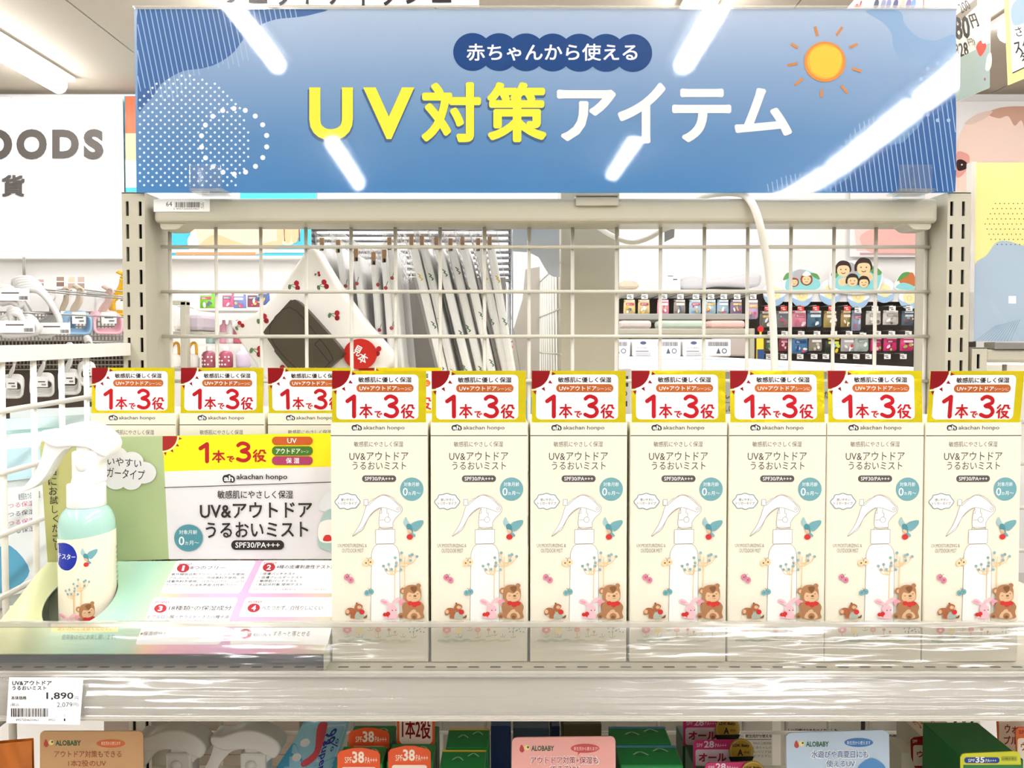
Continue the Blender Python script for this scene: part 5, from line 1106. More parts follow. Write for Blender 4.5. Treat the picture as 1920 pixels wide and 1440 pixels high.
# left half: grey shelf rack
ra_ = thing('grey_shelf_rack', 'grey shelf rack with hooks and packets, right of the beige column', 'shelf rack', (P(1290, 600, 3.4).x, 3.4, 0))
b = T(); b.box(P(1409, 0, 3.3).x, P(1418, 0, 3.3).x, 3.28, 3.33, 0, P(0, 616, 3.3).z, BEIGE2, .003); b.build('upright', ra_)
b = T(); b.box(P(1150, 0, 3.3).x, P(1418, 0, 3.3).x, 3.29, 3.33, P(0, 627, 3.3).z, P(0, 616, 3.3).z, BEIGE2, .003); b.build('crossbar', ra_)
b = T(); b.box(P(1150, 0, 3.5).x, P(1396, 0, 3.5).x, 3.45, 3.9, P(0, 600, 3.5).z, P(0, 589, 3.5).z, mat('#9b9992', .4, metal=.2), .003); b.build('shelf', ra_)
for i, (x, c, nm) in enumerate(((1180, '#e3cf8e', 'cream yellow'), (1207, '#dfc98f', 'pale gold'), (1243, '#e790ab', 'pink'), (1274, '#9a9186', 'grey brown'), (1303, '#a8c3d2', 'light blue'), (1331, '#a9c6cf', 'sky blue'), (1355, '#9fb9cb', 'blue grey'), (1380, '#8e7a94', 'purple'), (1410, '#b9a1bd', 'pink purple'))):
    tall = 36 if i == 8 else 26
    pack(x - 11, 562, x + 11, 562 + tall, 3.95, c, '%s packet hanging in the rack, %s right of the beige column' % (nm, ORD[i]), i + 40, group='packets hanging in the grey rack'); hook_tag(x + 1, 556, 3.93, '#f1efe9', 'white tag above the %s packet of the grey rack' % nm)
for i, (x0, x1, c, l) in enumerate(((1163, 1222, '#c9bdb6', 'grey floral pack lying on the crossbar'), (1236, 1322, '#b6c2b2', 'pale green fluffy pack lying on the crossbar'), (1333, 1398, '#dcb3a8', 'salmon pink fluffy pack lying on the crossbar'))):
    box3('folded_pack', l, 'pack', x0, 601, x1, 616, 3.34, .12, mat(c, .8, noise=.08, nscale=30), bev=.012)
b = T(); q = smooth([(1275, 540), (1276, 524), (1300, 517), (1325, 522), (1360, 520), (1400, 514), (1426, 514), (1428, 528), (1415, 538), (1350, 536), (1310, 542)], 4)
b.prism([(v.x, v.z) for v in (P(x, y, 4.0) for x, y in q)], .25, mat('#c9c7c8', .8), Matrix.Translation((0, 4.0, 0)), .02, smooth=True); b.build('cushion_roll', label='long grey cushion lying above the grey rack', cat='cushion')
box3('white_box', 'white box with small print left of the grey cushion', 'box', 1246, 511, 1276, 544, 3.98, .15, WP2, lambda A: (A.rect(1252, 517, 1262, 518.5, LET), A.rect(1262, 523, 1270, 525, LET)))
box3('beige_bundle', 'beige cloth bundle next to the column above the rack', 'bundle', 1161, 526, 1200, 543, 4.0, .15, mat('#cfc0a8', .8), bev=.03)
box3('shelf_ledge', 'white ledge carrying the grey cushion', 'ledge', 1150, 543, 1440, 548, 3.95, .5, WP2)
def wc(x0, x1):
    def f(A):
        A.circ(x0 + (x1 - x0) * .22, 643, 6, mat('#4a4f68', .5), 3.2); A.text('水分99%', (x0 + 6, 650, x0 + 30, 655), LET); A.rect(x0 + 6, 658, x0 + 30, 659.5, LET)
        for q in range(3): A.rect(x0 + 6, 662 + 3 * q, x0 + 34, 663.5 + 3 * q, mat('#9a99a0', .5))
        A.barcode(x1 - 44, 641, x1 - 6, 649, mat('#6a6872', .5), 4); A.ring(x1 - 13, 658, 4, 1.6, mat('#4a4f68', .5)); A.poly([(x1 - 28, 663), (x1 - 24, 652), (x1 - 20, 663)], mat('#4a4f68', .5))
    return f
for x0, x1, l in ((1092, 1182, 'white printed carton half hidden by the beige column'), (1186, 1277, 'white printed carton in the middle of the three behind the display box'), (1281, 1371, 'white printed carton, right one of the three behind the display box')):
    box3('white_print_carton', l, 'carton', x0, 636, x1, 668.6, 2.62, .3, mat('#eeebe6', .5), wc(x0, x1), 'white printed cartons', bev=.006)
box3('clear_pack', 'brownish clear pack right of the white cartons under the crossbar', 'pack', 1338, 626.5, 1404, 668, 3.292, .036, mat('#b7aaa2', .35), bev=.008)
box3('blue_yellow_figure_stand', 'tall narrow yellow and blue card stand with a red top dot', 'stand', 1418.5, 632, 1432, 680, 3.29, .01, mat('#f0cf3a', .5), lambda A: (A.rect(1420, 655, 1433, 680, mat('#2f4b78', .5)), A.circ(1426, 617, 6, mat('#c8322c', .5)), A.rect(1424, 622, 1428, 633, mat('#f0cf3a', .5))), bev=.0005)
# large white display box with stripes on its lid
lz = P(1400, 690, 1.22).z
db = thing('display_box', 'large white display box with blue and red streaks on its lid behind the cartons', 'box', (P(1460, 760, 1.4).x, 1.4, P(0, 900, 1.22).z))
X0, X1, Y0, Y1 = P(1192, 690, 1.22).x, P(1738, 690, 1.22).x, 1.22, 3.05
b = T(); b.box(X0, X1, Y0, Y1, 0, lz - .006, mat('#bdbab4', .6)); A = Art(b, face_fn(1.2195, 5e-5))
A.text('純水で、赤ちゃんの', (1230, 735, 1385, 748), LET, w=.02); A.rect(1230, 754, 1380, 755, LET); A.text('純水99%使用で肌に', (1230, 760, 1380, 772), LET); A.text('やさしいつくりました', (1420, 733, 1556, 748), LET, w=.02)
b.build('box_body', db); b = T(); b.box(X0 - .006, X1 + .012, Y0 - .01, Y1, lz - .006, lz, mat('#fbfaf8', .4), .002)
A = Art(b, lambda x, y, L: Vector((x, y, lz + 1e-4 * L)))
for i, (x0, y0, x1, y1, c) in enumerate(((.36, 1.5, .52, 1.56, '#8fb6e0'), (.40, 1.38, .56, 1.41, '#6f9fd6'), (.45, 1.7, .62, 1.73, '#e08a90'), (.30, 1.32, .5, 1.34, '#8fb6e0'), (.52, 1.85, .66, 1.9, '#9fc0e6'), (.42, 1.25, .47, 1.3, '#9fc0e6'), (.56, 1.3, .63, 1.32, '#e6a0a4'), (.35, 2.0, .6, 2.06, '#8fb6e0'), (.4, 2.2, .62, 2.24, '#a9c6e8'))): A.poly([(x0, y0), (x1, y0 + .03), (x1 - .02, y1 + .03), (x0 + .02, y1)], mat(c, .4))
b.build('lid', db, label='white lid with blue and red streaks')
box3('small_white_carton', 'small white carton with grey print standing below the right edge of the column', 'carton', 1130, 690, 1184, 2410, 1.075, .1, mat('#e3e1db', .5), lambda A: (A.rect(1162, 705, 1178, 725, LET), A.ring(1170, 738, 5, 2, LET), A.rect(1165, 752, 1176, 762, NVY)))
box3('blue_spray_cap', 'blue and white bottle top between the second and third front cartons', 'bottle', 985, 745, 1010, 800, 1.1, .03, mat('#3f9ed6', .3), bev=.008)
pack(946, 640, 966, 690, 1.62, '#c7502f', 'red and yellow pack beside the last bagged blanket', 3, name='bright_pack', cat='pack', accents=('#f2d9c8', '#e8bb2f', '#2f4b78'))
# posters, hanging boards at the top
pb = thing('baby_poster', 'large photo poster of a baby face on the right wall behind the banner', 'poster', (P(1870, 480, 4.5).x, 4.5, P(0, 485, 4.5).z))
b = T(); b.box(P(1600, 0, 4.5).x, P(2240, 0, 4.5).x, 4.495, 4.51, P(0, 482, 4.5).z, P(0, 190, 4.5).z, mat('#f1efec', .5), .003); A = Art(b, face_fn(4.494, 3e-4))
A.poly([(1601, 420), (1730, 420), (1735, 476), (1606, 470)], mat('#f3d3cb', .5)); A.blob([(1612, 445), (1640, 428), (1690, 422), (1730, 440), (1730, 470), (1680, 474), (1630, 472)], mat('#efb9ad', .5))
A.poly(smooth([(1793, 330), (1792, 285), (1800, 250), (1818, 225), (1850, 210), (1890, 205), (1960, 206), (2020, 240), (2030, 330), (2000, 420), (1900, 470), (1820, 440), (1796, 390)], 5), mat('#f8dccb', .5))
A.blob([(1850, 212), (1872, 222), (1890, 218), (1902, 236), (1915, 226), (1925, 250), (1945, 240), (2010, 300), (2015, 250), (1960, 206), (1890, 200)], mat('#cfa48f', .5)); A.blob([(1808, 232), (1830, 215), (1860, 208), (1850, 220), (1825, 232)], mat('#e6cdbf', .5))
A.blob([(1793, 288), (1808, 286), (1818, 296), (1810, 322), (1793, 332)], mat('#e8a79b', .5)); A.blob([(1793, 303), (1802, 299), (1813, 306), (1812, 316), (1796, 320)], mat('#3a2420', .4)); A.circ(1803, 309, 1.6, WP2); A.poly([(1612, 474), (2230, 478), (2230, 481), (1612, 478)], mat('#c9a3a0', .5)); b.build('print', pb)
def hboard(name, label, pts, Y0, Y1, m, art=None):
    """a board hung from the ceiling, turned so that its left end is at Y0 and its right end at Y1"""
    (xl, yt), (xr, yb) = pts; a_, c_ = P(xl, yt, Y0), P(xr, yt, Y1); n = Vector((c_.y - a_.y, -(c_.x - a_.x), 0)).normalized(); f = plane_fn(a_, n, 2e-4)
    return f, n
bd = thing('price_board', 'hanging white price board reading 80円 with a red heart, right of the banner', 'price board', (P(1830, 190, 1.9).x, 1.9, P(0, 190, 1.9).z))
n_ = Vector((.80, -1, 0)).normalized(); n_ = n_ if (EYEV - P(1830, 100, 1.9)).dot(n_) > 0 else -n_
pA = P(1830, 100, 1.9); f = plane_fn(pA, n_, 2e-4)
b = T(); oc = [(1740, 52), (1795, 20), (1858, -30), (1857, 100), (1855, 165), (1838, 172), (1792, 193), (1740, 215)]; v = [f(x, y, 0) for x, y in oc]; k = len(v); tri = tessellate_polygon([[Vector((x, y, 0)) for x, y in oc]])
b.add(v + [p - n_ * .004 for p in v], [tuple(q) for q in tri] + [tuple(a + k for a in q) for q in tri] + [(i, (i + 1) % k, (i + 1) % k + k, i + k) for i in range(k)], mat('#fbf9f2', .5)); A = Art(b, f)
A.poly([(1740, 58), (1795, 27), (1832, -5), (1832, 10), (1795, 45), (1740, 75)], mat('#8d8578', .5)); A.text('200', (1797, 3, 1818, 22), INK, rot=-.5); A.text('1,3', (1750, 52, 1787, 96), INK, w=.02, rot=-.3, L=3); A.text('80', (1789, 30, 1818, 74), INK, w=.03, rot=-.12, L=3); A.text('円', (1819, 26, 1832, 52), INK, w=.02, rot=-.35); A.text('(1,', (1762, 92, 1786, 122), INK, rot=-.3, L=3); A.text('828', (1789, 80, 1815, 107), INK, w=.02, rot=-.15, L=3); A.text('円)', (1815, 72, 1827, 88), INK, rot=-.3)
A.poly([(1740, 130), (1795, 110), (1855, 80), (1855, 164), (1838, 171), (1740, 214)], mat('#a9bdbd', .5)); A.blob([(1837, 106), (1830, 92), (1832, 82), (1838, 76), (1841, 82), (1847, 82), (1847, 92)], mat('#d9503f', .5)); A.blob([(1846, 130), (1850, 105), (1857, 100), (1858, 120), (1853, 132)], mat('#f3f0e8', .5)); A.poly(ell(1845, 149, 2, 3, 8), mat('#a2604c', .5)); b.build('board', bd)
b = T(); b.tube([f(1840, -10, -5), tuple(Vector(f(1840, -10, -5)) + Vector((0, 0, CEIL - f(1840, -10, 0).z)))], .002, mat('#d9d6cf', .5)); b.build('hanging_wire', bd)
be = thing('yellow_price_board', 'hanging yellow-edged price board with black writing in the top right corner', 'price board', (P(1905, 150, 1.7).x, 1.7, P(0, 150, 1.7).z))
n_ = Vector((.45, -1, 0)).normalized(); pA = P(1905, 80, 1.7); f = plane_fn(pA, n_, 2e-4); b = T(); oc = [(1883, -60), (1990, -110), (1990, 118), (1893, 159)]; v = [f(x, y, 0) for x, y in oc]
b.add(v + [p - n_ * .004 for p in v], [(0, 1, 2, 3), (7, 6, 5, 4), (0, 4, 5, 1), (1, 5, 6, 2), (2, 6, 7, 3), (3, 7, 4, 0)], mat('#f6df8e', .5)); A = Art(b, f); A.poly([(1889, -55), (1985, -100), (1985, 100), (1898, 137)], WP2); A.blob([(1895, 20), (1905, 0), (1925, -10), (1950, 0), (1940, 30), (1903, 48)], mat('#9db4c0', .5))
A.text('さっと', (1903, 46, 1950, 64), INK, rot=-.25); A.text('スタンド', (1900, 70, 1962, 94), INK, w=.02, rot=-.25); A.text('タイプ', (1911, 92, 1960, 110), INK, w=.02, rot=-.25); A.line([(1898, 137), (1960, 108)], 2, INK); b.build('board', be)
b = T(); b.tube([f(1940, -70, -5), tuple(Vector((f(1940, -70, -5).x, f(1940, -70, -5).y, CEIL)))], .002, mat('#d9d6cf', .5)); b.build('hanging_wire', be)
hs = thing('hanging_sign', 'white hanging sign with dark katakana behind the top of the banner', 'sign', (P(650, 12, 2.9).x, 2.9, P(650, 12, 2.9).z))
b = T(); b.box(P(402, 0, 2.9).x, P(898, 0, 2.9).x, 2.89, 2.91, P(0, 11.5, 2.9).z, P(0, -75, 2.9).z, WP2, .002); b.build('board', hs)
b = T(); A = Art(b, face_fn(2.886, 2e-4)); A.text('ウェットティッシュ', (416, -52, 846, 11), INK, w=.01, res=5); b.build('lettering', hs)
for x in (430, 870): b = T(); b.tube([(P(x, 0, 2.9).x, 2.9, P(0, -74, 2.9).z), (P(x, 0, 2.9).x, 2.9, CEIL)], .003, WHITEMETAL); b.build('hanging_wire', hs)
tb2 = thing('top_board', 'white hanging picture board with small coloured figures above the right end of the banner', 'board', (P(1690, 15, 2.4).x, 2.4, P(0, 18, 2.4).z))
b = T(); b.prism([(v.x, v.z) for v in (P(x, y, 2.4) for x, y in ((1588, 16), (1620, -20), (1830, -30), (1830, 16)))], .01, WP2, Matrix.Translation((0, 2.4, 0))); A = Art(b, face_fn(2.3995, 2e-4)); A.blob([(1602, 13), (1607, 7), (1611, 13)], mat('#d9503f', .5)); A.line([(1612, 12), (1615, 3)], 3, mat('#d9503f', .5))
for x, c in ((1642, '#5a5a6a'), (1655, '#9a9ab4'), (1665, '#8a8fb0'), (1678, '#6a6488'), (1690, '#cbbfae'), (1702, '#8f7fa8'), (1711, '#8ca7cf')): A.blob([(x - 4, 14), (x - 2, 3), (x + 3, -2), (x + 6, 4), (x + 3, 14)], mat(c, .5))
A.rect(1730, -30, 1732, 16, mat('#b07a6a', .5)); b.build('board', tb2)
b = T(); b.tube([P(1700, -24, 2.405), (P(1700, -24, 2.405).x, 2.405, CEIL)], .003, WHITEMETAL); b.build('hanging_wire', tb2)
# ------------------------------------------------------------------ lower shelf
LZ = EYE - .463
ls = thing('lower_shelf', 'beige lower shelf board under the clear price rail', 'shelf', (.037, .66, LZ - .02)); T().box(SX0, SX1, .50, .838, LZ - .02, LZ, SHELFM, .001).build('board', ls)
for x in (SX0, SX1 - .002): T().box(x, x + .002, .52, .842, LZ - .06, LZ - .02, BEIGE).build('shelf_bracket', ls)
def pop(pts, Y, col, label, art, eps=2e-5):
    q = smooth(pts, 1); b = T(); v = [P(x, y, Y) for x, y in pts]; z = LZ + .0004
    o = [(p.x, p.z) for p in v] ; o[-1] = (o[-1][0], z); o[-2] = (o[-2][0], z)
    b.prism(o, .001, mat(col, .45), Matrix.Translation((0, Y, 0))); art(Art(b, face_fn(Y - 2e-5, eps))); return b.build('shelf_card', label=label, cat='shelf card', group='printed cards on the lower shelf')
def rpop(x0, y0, x1, r, dy=0): return [(x0, y0 + r)] + [(x0 + r - r * math.cos(a), y0 + r - r * math.sin(a)) for a in (.5, 1.0, PI / 2)] + [(x1 - r + r * math.sin(a), y0 + dy + r - r * math.cos(a)) for a in (0, .5, 1.0, PI / 2)] + [(x1 + 4, 1600), (x0 - 6, 1600)]
def alo(A, x, y, w, m):
    A.blob([(x, y + 8), (x + 4, y - 2), (x + 9, y + 8), (x + 5, y + 13)], mat('#b4463f', .5)); A.circ(x + 14, y + 4, 5, mat('#e9d98a', .5)); A.circ(x + 16, y + 3, 2, mat('#2f5a37', .5)); A.text('ALOBABY', (x + 22, y, x + w, y + 10), mat('#2f5a37', .5), w=.03)
def peach(A):
    alo(A, 82, 1388, 70, 0); A.circ(208, 1394, 27, mat('#c9683a', .45), 8); A.text('新生児から使えます', (190, 1390, 226, 1397), mat('#f3d9c0', .5))
    m = mat('#a45c3f', .5); A.text('アウトドア対策もできる', (102, 1407, 228, 1420), m, w=.012); A.text('1本2役のUV', (128, 1425, 199, 1437), m, w=.012)
pop(rpop(75, 1371, 268, 8), .556, '#c49a6c', 'tan card with green brand lettering standing at the left of the lower shelf', peach)
def pinkc(A):
    alo(A, 974, 1398, 65, 0); A.poly(ell(1097, 1403, 27, 8.5, 24), mat('#c4504f', .45)); A.poly([(1084, 1409), (1090, 1409), (1083, 1416)], mat('#c4504f', .45)); A.text('新生児から使えます!', (1076, 1400, 1121, 1407), mat('#f6dcd6', .5))
    m = mat('#a83f3f', .5); 
    for e, c in ((1.6, WHITE), (0, m)):
        A.text('アウトドア対策+保湿も', (995 - e, 1418 - e, 1122 + e, 1432 + e), c, w=.012 if not e else .05); A.text('できるUV', (1032 - e, 1435 - e, 1085 + e, 1448 + e), c, w=.012 if not e else .05)
pop(rpop(960, 1383, 1154, 9, -2), .535, '#e8a9a0', 'pink card with green brand lettering standing at the front of the lower shelf', pinkc)
def bluec(A):
    alo(A, 1489, 1390, 65, 0); A.poly(ell(1610, 1392, 27, 8.5, 24), mat('#3f70a8', .45)); A.text('新生児から使えます', (1588, 1389, 1632, 1396), mat('#dbe6f0', .5))
    m = mat('#4f6f95', .5)
    for e, c in ((1.6, WHITE), (0, m)):
        A.text('水遊びや真夏日にも', (1521 - e, 1407 - e, 1628 + e, 1421 + e), c, w=.012 if not e else .05); A.text('使えるUV', (1549 - e, 1425 - e, 1603 + e, 1438 + e), c, w=.012 if not e else .05)
    A.blob([(1608, 1440), (1618, 1428), (1634, 1421), (1650, 1428), (1660, 1440), (1655, 1460), (1610, 1460)], mat('#4f86b8', .45))
pop([(1474, 1380), (1478, 1376), (1484, 1374), (1655, 1369), (1661, 1371), (1667, 1377), (1678, 1600), (1484, 1600)], .535, '#b4c6d6', 'pale blue card with green brand lettering standing at the right of the lower shelf', bluec)
# trigger bottles under the shelf: copies of the tester without its label
GH = mat('#bdbab2', .3, coat=.3)  # white plastic copied in grey, the shade under the shelf put into its colour
for i, (px, lab) in enumerate(((336, 'white trigger spray bottle under the shelf, beside the tan card'), (474, 'white trigger spray bottle under the shelf, beside the blue wipes'))):
    o = dup(tb, label=lab, group='trigger bottles on the lower shelf'); 
    for c in kids(o):
        if c.name.startswith('label'): bpy.data.objects.remove(c)
    
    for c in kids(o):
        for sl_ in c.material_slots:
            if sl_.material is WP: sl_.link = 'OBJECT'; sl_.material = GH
    tz = P(px, 1359, .62).z; o.location = (P(px, 1359, .62).x, .62, LZ + .0002); s_ = (tz - LZ) / (BZ(33) - SHZ); o.scale = (1.12, 1.2, s_)
# blue wipes pack
b = T(); Yw = .64
pw_ = [P(570, 1352, Yw + .03), P(656, 1352, Yw + .03), P(640, 1440, Yw), P(524, 1440, Yw)]
def wp(u, v, s_):
    a = pw_[3].lerp(pw_[2], u); c = pw_[0].lerp(pw_[1], u); q = a.lerp(c, v); q = q + Vector((0, -s_ * .012 * (abs(math.sin(PI * u)) ** .5) * (abs(math.sin(PI * v)) ** .4), 0)); return q
ext = (pw_[3] - pw_[0]) * .62
pw_[2] = pw_[2] + ext; pw_[3] = pw_[3] + ext
for s_ in (-1, 1): b.grid(lambda u, v: wp(u, v, s_), 12, 16, mat('#9fd3e6', .22, coat=.5))
A = Art(b, lambda x, y, L: wp(x, 1 - y, 1) + Vector((0, -.0006 - 3e-5 * L, .0)))
A.blob([(.0, .3), (.25, .35), (.5, .5), (.98, .45), (.98, .98), (.02, .98)], mat('#4fa9cf', .3)); A.blob([(.35, .02), (.55, .02), (.62, .35), (.45, .5), (.35, .45), (.5, .3)], mat('#d9545e', .35))
A.poly([(.55, .02), (.95, .02), (.95, .42), (.62, .45)], mat('#cfe0ef', .3)); VI = mat('#3f3f9a', .4); A.text('99', (.62, .05, .80, .26), VI, w=.02, rot=1.3); A.text('%', (.78, .2, .92, .32), VI, rot=1.3); A.text('Super', (.5, .3, .9, .45), VI, w=.02, rot=1.3); A.poly(ell(.25, .22, .1, .05, 14), WHITE); A.poly(ell(.22, .4, .09, .05, 14), WHITE)
b.build('wipes_pack', label='light blue soft wipes pack leaning beside the green cartons', cat='wipes pack')
# green cartons
GREENB = mat('#1d7a3a', .35); GREEND = mat('#17652f', .35); ORNG = mat('#e0572a', .35); YEL2 = mat('#e8c23a', .4)
def green(px, pyt, pyb, w, label, kind, skew=0, group='green cartons on the lower shelf', ztop=-.302):
    """carton whose top face spans picture rows pyt (back) to pyb (front)"""
    zt2 = EYE + ztop; Yf = None
    lo, hi = .3, 1.2
    for _ in range(40):
        mid = (lo + hi) / 2
        if P(px, pyb, mid).z < zt2: hi = mid
        else: lo = mid
    Yf = lo; lo, hi = .3, 1.2
    for _ in range(40):
        mid = (lo + hi) / 2
        if P(px, pyt, mid).z < zt2: hi = mid
        else: lo = mid
    D = max(.012, lo - Yf); W = w * Yf / F; x = P(px, pyb, Yf).x; h = zt2 - LZ - .0004
    r = thing('green_carton', label, 'carton', (x, Yf, LZ + .0004), group); b = T(); b.box(x - W / 2, x + W / 2, Yf, Yf + D, LZ + .0004, zt2, GREENB if kind != 'pale' else mat('#e9e4d6', .4), .0008, seg=1)
    A = Art(b, lambda u, v, L: Vector((x + (u - .5) * W, Yf + v * D, zt2 + 2e-5 * L)))
    for u in (.38, .72): A.line(smooth([(u - .12, .52 + (u - .38) * .5), (u, .66 + (u - .38) * .5), (u + .12, .50 + (u - .38) * .5)], 5, False), .03, mat('#a9d1b0', .4), cap=False); A.poly(ell(u, .5 + (u - .38) * .5, .1, .05, 12), GREEND)
    if kind == 'yellow': A.rect(0, .9, 1, .99, YEL2)
    if kind == 'bluestrip': A.rect(0, .86, 1, .98, mat('#5a92b8', .4))
    b.build('carton_body', r)
    if kind in ('38', '1h2'):
        b = T(); hz = .012 if kind == '38' else .03; b.prism([(x + (p - .5) * W, zt2 - .03 + q) for p, q in [(.04, 0), (.96, 0)] + [(.96, .03 + hz * .6), (.9, .03 + hz * .8), (.6, .03 + hz), (.4, .03 + hz), (.1, .03 + hz * .8), (.04, .03 + hz * .6)]], .0006, ORNG, Matrix.Translation((0, Yf - .0008, 0)))
        A = Art(b, lambda u, v, L: Vector((x + (u - .5) * W, Yf - .0009 - 2e-5 * L, zt2 + v * .032)))
        tw = mat('#f6e7d2', .5)
        if kind == '38': A.text('SPF', (.2, .17, .35, .03), tw); A.text('38', (.36, .30, .62, .03), tw, w=.03); A.text('PA+++', (.64, .17, .9, .03), tw); A.rrect(.12, -.62, .88, -.06, .06, mat('#f3dfcf', .5)); A.text('1本2役', (.2, -.16, .8, -.5), DRED, w=.03)
        else: A.text('SPF38PA+++', (.2, .9, .8, .69), tw); A.rrect(.1, -.06, .9, .65, .12, mat('#f0d9c6', .5)); A.text('1本2役', (.16, .56, .86, .09), DRED, w=.03)
        # picture rows run upward here, so the lettering boxes are given top first
        b.build('header_card', r, label='orange header card')
    return r
green(692, 1360, 1393, 84, 'green carton with an orange SPF 38 header, behind the front left one', '38'); green(673, 1399, 1432, 88, 'green carton with an orange SPF 38 header, front one beside the blue wipes', '38')
green(780, 1361, 1390, 78, 'green carton with a tall orange header reading 1本2役', '1h2'); green(768, 1394, 1428, 88, 'green carton with an orange SPF 38 header, just in front of the tall orange header', '38')
green(876, 1366, 1402, 82, 'green carton with a yellow stripe, rear one right of the orange headers', 'yellow'); green(866, 1406, 1446, 88, 'green carton with a yellow stripe, front one right of the orange headers', 'yellow')
green(1204, 1362, 1394, 112, 'wide green carton with a blue stripe, rear one right of the pink card', 'bluestrip', group='wide green cartons on the lower shelf'); green(1222, 1397, 1435, 120, 'wide green carton with a blue stripe, front one right of the pink card', 'bluestrip', group='wide green cartons on the lower shelf')
for x0, x1, y0, c, l in ((920, 958, 1362, '#1f3d7a', 'dark blue carton behind the pink card, beside the green ones'), (962, 1030, 1366, '#3c4f5e', 'slate grey carton behind the pink card'), (1034, 1050, 1362, '#22305a', 'narrow navy carton behind the pink card'), (1056, 1128, 1358, '#6b6040', 'olive brown carton behind the pink card')):
    a_, c_ = P(x0, y0, .68), P(x1, y0, .68); T().box(a_.x, c_.x, .68, .72, LZ + .0004, a_.z, mat(c, .35), .001).build('dark_carton', label=l, cat='carton', group='dark cartons at the back of the lower shelf')
# pink header cards with gold seals
PK = mat('#d63a76', .4); SEAL = mat('#d2a840', .35, metal=.35)
for i, (x0, y0, x1, Y, l) in enumerate(((1281, 1347, 1372, .665, 'rearmost'), (1300, 1388, 1398, .62, 'middle'), (1322, 1430, 1420, .585, 'front'))):
    r = thing('pink_carton', 'pink SPF 28 header carton with a gold seal, %s of the three' % l, 'carton', (P(x0, y0, Y).x, Y, LZ + .0004), 'pink cartons with gold seals')
    a_, c_ = P(x0, y0 + 50, Y), P(x1, y0, Y); b = T(); b.box(a_.x, c_.x, Y + .001, Y + .03, LZ + .0004, P(0, y0 + 45, Y).z, mat('#1c5a33', .35), .0008); b.build('carton_body', r)
    b = T(); b.prism([(v.x, v.z) for v in (P(px, py, Y) for px, py in [(x0, y0 + 52), (x0, y0 + 8), (x0 + 3, y0 + 2), (x0 + 8, y0), (x1 - 6, y0 - 1), (x1, y0 + 5), (x1, y0 + 52)])], .0008, PK, Matrix.Translation((0, Y, 0))); A = Art(b, face_fn(Y - 2e-5))
    tw = mat('#f6dfe6', .5); A.text('SPF', (x0 + 6, y0 + 6, x0 + 18, y0 + 13), tw); A.text('28', (x0 + 20, y0 + 1, x0 + 39, y0 + 14), tw, w=.03); A.text('PA+++', (x0 + 41, y0 + 6, x0 + 62, y0 + 13), tw); A.rrect(x0 + 4, y0 + 17, x1 - 3, y0 + 50, 5, mat('#f3d5de', .5)); A.text('オール', (x0 + 10, y0 + 24, x0 + 62, y0 + 40), mat('#b3243f', .5), w=.04); b.build('header_card', r, label='pink header card')
    sx, sy = x1 - 8, y0 + 20; b = T(); b.prism([(v.x, v.z) for v in (P(px, py, Y - .0015) for px, py in ell(sx, sy, 23, 23, 36))], .0007, SEAL, Matrix.Translation((0, Y - .0016, 0))); A = Art(b, face_fn(Y - .0017)); A.ring(sx, sy, 20.5, 1.2, mat('#e9d29a', .4)); A.text('LDK Baby', (sx - 16, sy - 13, sx + 15, sy - 6), INK, w=.03); A.text('A', (sx - 7, sy - 3, sx + 3, sy + 9), INK, w=.03); A.text('評価', (sx + 5, sy, sx + 15, sy + 5), INK); A.poly([(sx - 24, sy + 11), (sx + 24, sy + 10), (sx + 20, sy + 19), (sx - 20, sy + 20)], mat('#231d14', .5)); b.build('seal', r, label='round gold seal')
# boards at the back
T().box(PX0 + .03, PX1 - .03, .93, .94, 0, SHZ - .03, mat('#8f897b', .6)).build('back_board', label='grey beige steel back board closing the lower part of the shelving frame', cat='board')
flat('wood_print_board', 'brownish wood print board at the back of the lower shelf, behind the trigger bottles', 'board', [(195, 1320), (560, 1320), (560, 1560), (195, 1560)], .915, .004, mat('#a8998a', .6, noise=.18, nscale=9, stretch=(2, 1, 14)), art=lambda A: [A.line([(196, y), (559, y)], 1.2, mat('#5f544b', .6), 1, cap=False) for y in (1372, 1415)] + [A.line([(x, y), (x, y + 43)], 1.2, mat('#5f544b', .6), 1, cap=False) for x, y in ((300, 1372), (470, 1329), (430, 1372))])
def info(A):
    A.rect(1448, 1340, 1464, 1560, mat('#c9c4b8', .5)); A.text('新生児から使える', (1398, 1375, 1447, 1383), INK, w=.03); A.rect(1398, 1386, 1446, 1387, INK)
    for i, s in enumerate(('99%以上無添加', 'と赤ちゃんの', 'ルバリアは', 'セラミドに')): A.text(s, (1412, 1391 + 8 * i, 1446, 1396 + 8 * i), LET)
    A.text('新しい日焼け止めをつくりました', (1470, 1366, 1570, 1374), INK, w=.03); A.rect(1614, 1340, 1622, 1372, INK); A.text('化粧品の', (1666, 1373, 1698, 1382), INK, w=.03); A.rect(1666, 1384, 1698, 1385, INK)
    for i, s in enumerate(('水にこだ', '成分を使', 'ラベンダ', '化粧品基')): A.text(s, (1668, 1390 + 8 * i, 1697, 1395 + 8 * i), LET)
flat('info_board', 'grey board with small text at the back of the lower shelf behind the blue card', 'board', [(1375, 1320), (1705, 1320), (1705, 1560), (1375, 1560)], .915, .004, mat('#a9a496', .6), art=info)
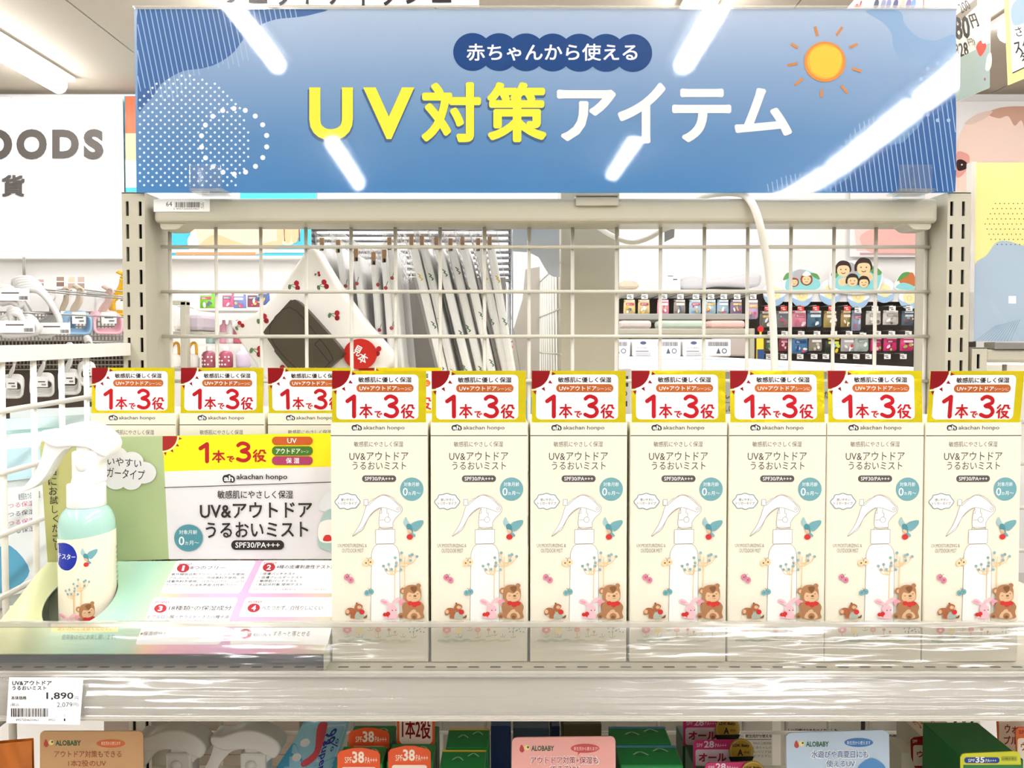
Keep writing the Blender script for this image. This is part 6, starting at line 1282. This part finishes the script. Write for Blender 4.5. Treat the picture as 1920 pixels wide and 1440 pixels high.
# right-hand group
r = thing('low_green_carton', 'green carton with a yellow SPF 35 header at the lower right corner', 'carton', (P(1840, 1420, .56).x, .56, LZ + .0004))
zt2 = P(1850, 1424, .545).z; x0, x1 = P(1806, 1424, .545).x, P(1920, 1424, .545).x; b = T(); b.box(x0, x1, .545, .60, LZ + .0004, zt2, GREEND, .001); b.build('carton_body', r)
b = T(); b.prism([(v.x, v.z) for v in (P(x, y, .5435) for x, y in [(1801, 1470), (1801, 1420), (1804, 1415), (1810, 1413), (1905, 1409), (1911, 1412), (1913, 1417), (1918, 1470)])], .0008, mat('#d3d43a', .4), Matrix.Translation((0, .5435, 0))); A = Art(b, face_fn(.5434)); A.rrect(1808, 1420, 1874, 1431, 5, mat('#1f3f8a', .4)); tw = WHITE; A.text('SPF', (1815, 1423, 1828, 1429), tw); A.text('35', (1829, 1419, 1846, 1430), tw, w=.03); A.text('PA+++', (1848, 1423, 1868, 1429), tw); A.rrect(1877, 1418, 1907, 1427, 2, mat('#a9b23a', .4)); A.text('UV軽水落ち', (1879, 1420, 1905, 1425), INK); A.rect(1806, 1434, 1916, 1470, mat('#2f7a42', .4)); b.build('header_card', r, label='yellow green header card')
r = thing('waterproof_carton', 'carton with a cream and red top reading ウォータープルーフ at the lower right', 'carton', (P(1780, 1390, .66).x, .66, LZ + .0004)); zt2 = P(1790, 1394, .635).z; x0, x1 = P(1742, 1394, .635).x, P(1822, 1394, .635).x
b = T(); b.box(x0, x1, .635, .69, LZ + .0004, zt2, mat('#d9d4c4', .45), .001); A = Art(b, lambda u, v, L: Vector((x0 + u * (x1 - x0), .635 + v * .055, zt2 + 2e-5 * L))); A.rect(0, .85, 1, 1, DRED); A.rect(0, 0, 1, .84, mat('#ead9c4', .45)); A.text('ウォーター', (.15, .75, .85, .45), mat('#a8392a', .5), w=.02); A.text('プルーフ', (.15, .4, .75, .1), mat('#a8392a', .5), w=.02); b.build('carton_body', r)
r = thing('red_header_carton', 'narrow carton with a dark red SPF header left of the cream topped carton', 'carton', (P(1720, 1400, .63).x, .63, LZ + .0004)); b = T(); b.box(P(1712, 0, .63).x, P(1738, 0, .63).x, .631, .655, LZ + .0004, P(0, 1412, .63).z, mat('#cfc8b6', .45)); b.build('carton_body', r)
b = T(); b.prism([(v.x, v.z) for v in (P(x, y, .63) for x, y in [(1708, 1388), (1714, 1383), (1738, 1380), (1738, 1440), (1716, 1440), (1709, 1420)])], .0008, DRED, Matrix.Translation((0, .63, 0))); A = Art(b, face_fn(.6299)); A.text('SPF', (1711, 1387, 1720, 1393), mat('#f0cfc4', .5)); A.rrect(1712, 1397, 1737, 1436, 4, mat('#cfc0ac', .5)); A.text('ウ', (1719, 1408, 1732, 1420), DRED, w=.03); b.build('header_card', r, label='dark red header card')
for i, (pts, Y, tx_, l) in enumerate((([(1873, 1420), (1869, 1346), (1875, 1342), (1960, 1340), (1960, 1600), (1880, 1600)], .60, ('ウォーター', 'プルーフ', (1884, 1358, 1945, 1375), (1882, 1380, 1935, 1396)), 'orange edged card at the right edge, rear one of two'), ([(1908, 1440), (1904, 1370), (1910, 1364), (1990, 1362), (1990, 1600), (1912, 1600)], .57, ('SPF50', 'ウォーター', (1910, 1369, 1940, 1376), (1914, 1392, 1970, 1408)), 'orange edged card at the right edge, front one of two'))):
    x0, y0 = pts[1]
    pop(pts, Y, '#d9662f', l, lambda A: (A.rrect(x0 + 4, y0 + (2 if i == 0 else 14), x0 + 85, y0 + 140, 5, mat('#f0e2d0', .5)), A.text(tx_[0], tx_[2], mat('#8f2f22', .5), w=.03), A.text(tx_[1], tx_[3], mat('#8f2f22', .5), w=.03)))
# bottom left corner
pouch(-2, 1392, 1600, .60, .05, .2, '#d77a2c', 'orange pouch in the lower left corner', None, name='orange_pouch', group='', zbot=LZ + .0004)
b = T(); b.tube([(P(25, 1400, .70).x, .70, LZ + .0003), (P(24, 1400, .70).x, .70, SHZ - .021)], .0034, WHITEMETAL, 10); b.build('divider_rod', label='thin beige rod standing left of the tan card', cat='rod')
for o in bpy.data.objects:
    if '_o' in o: del o['_o']
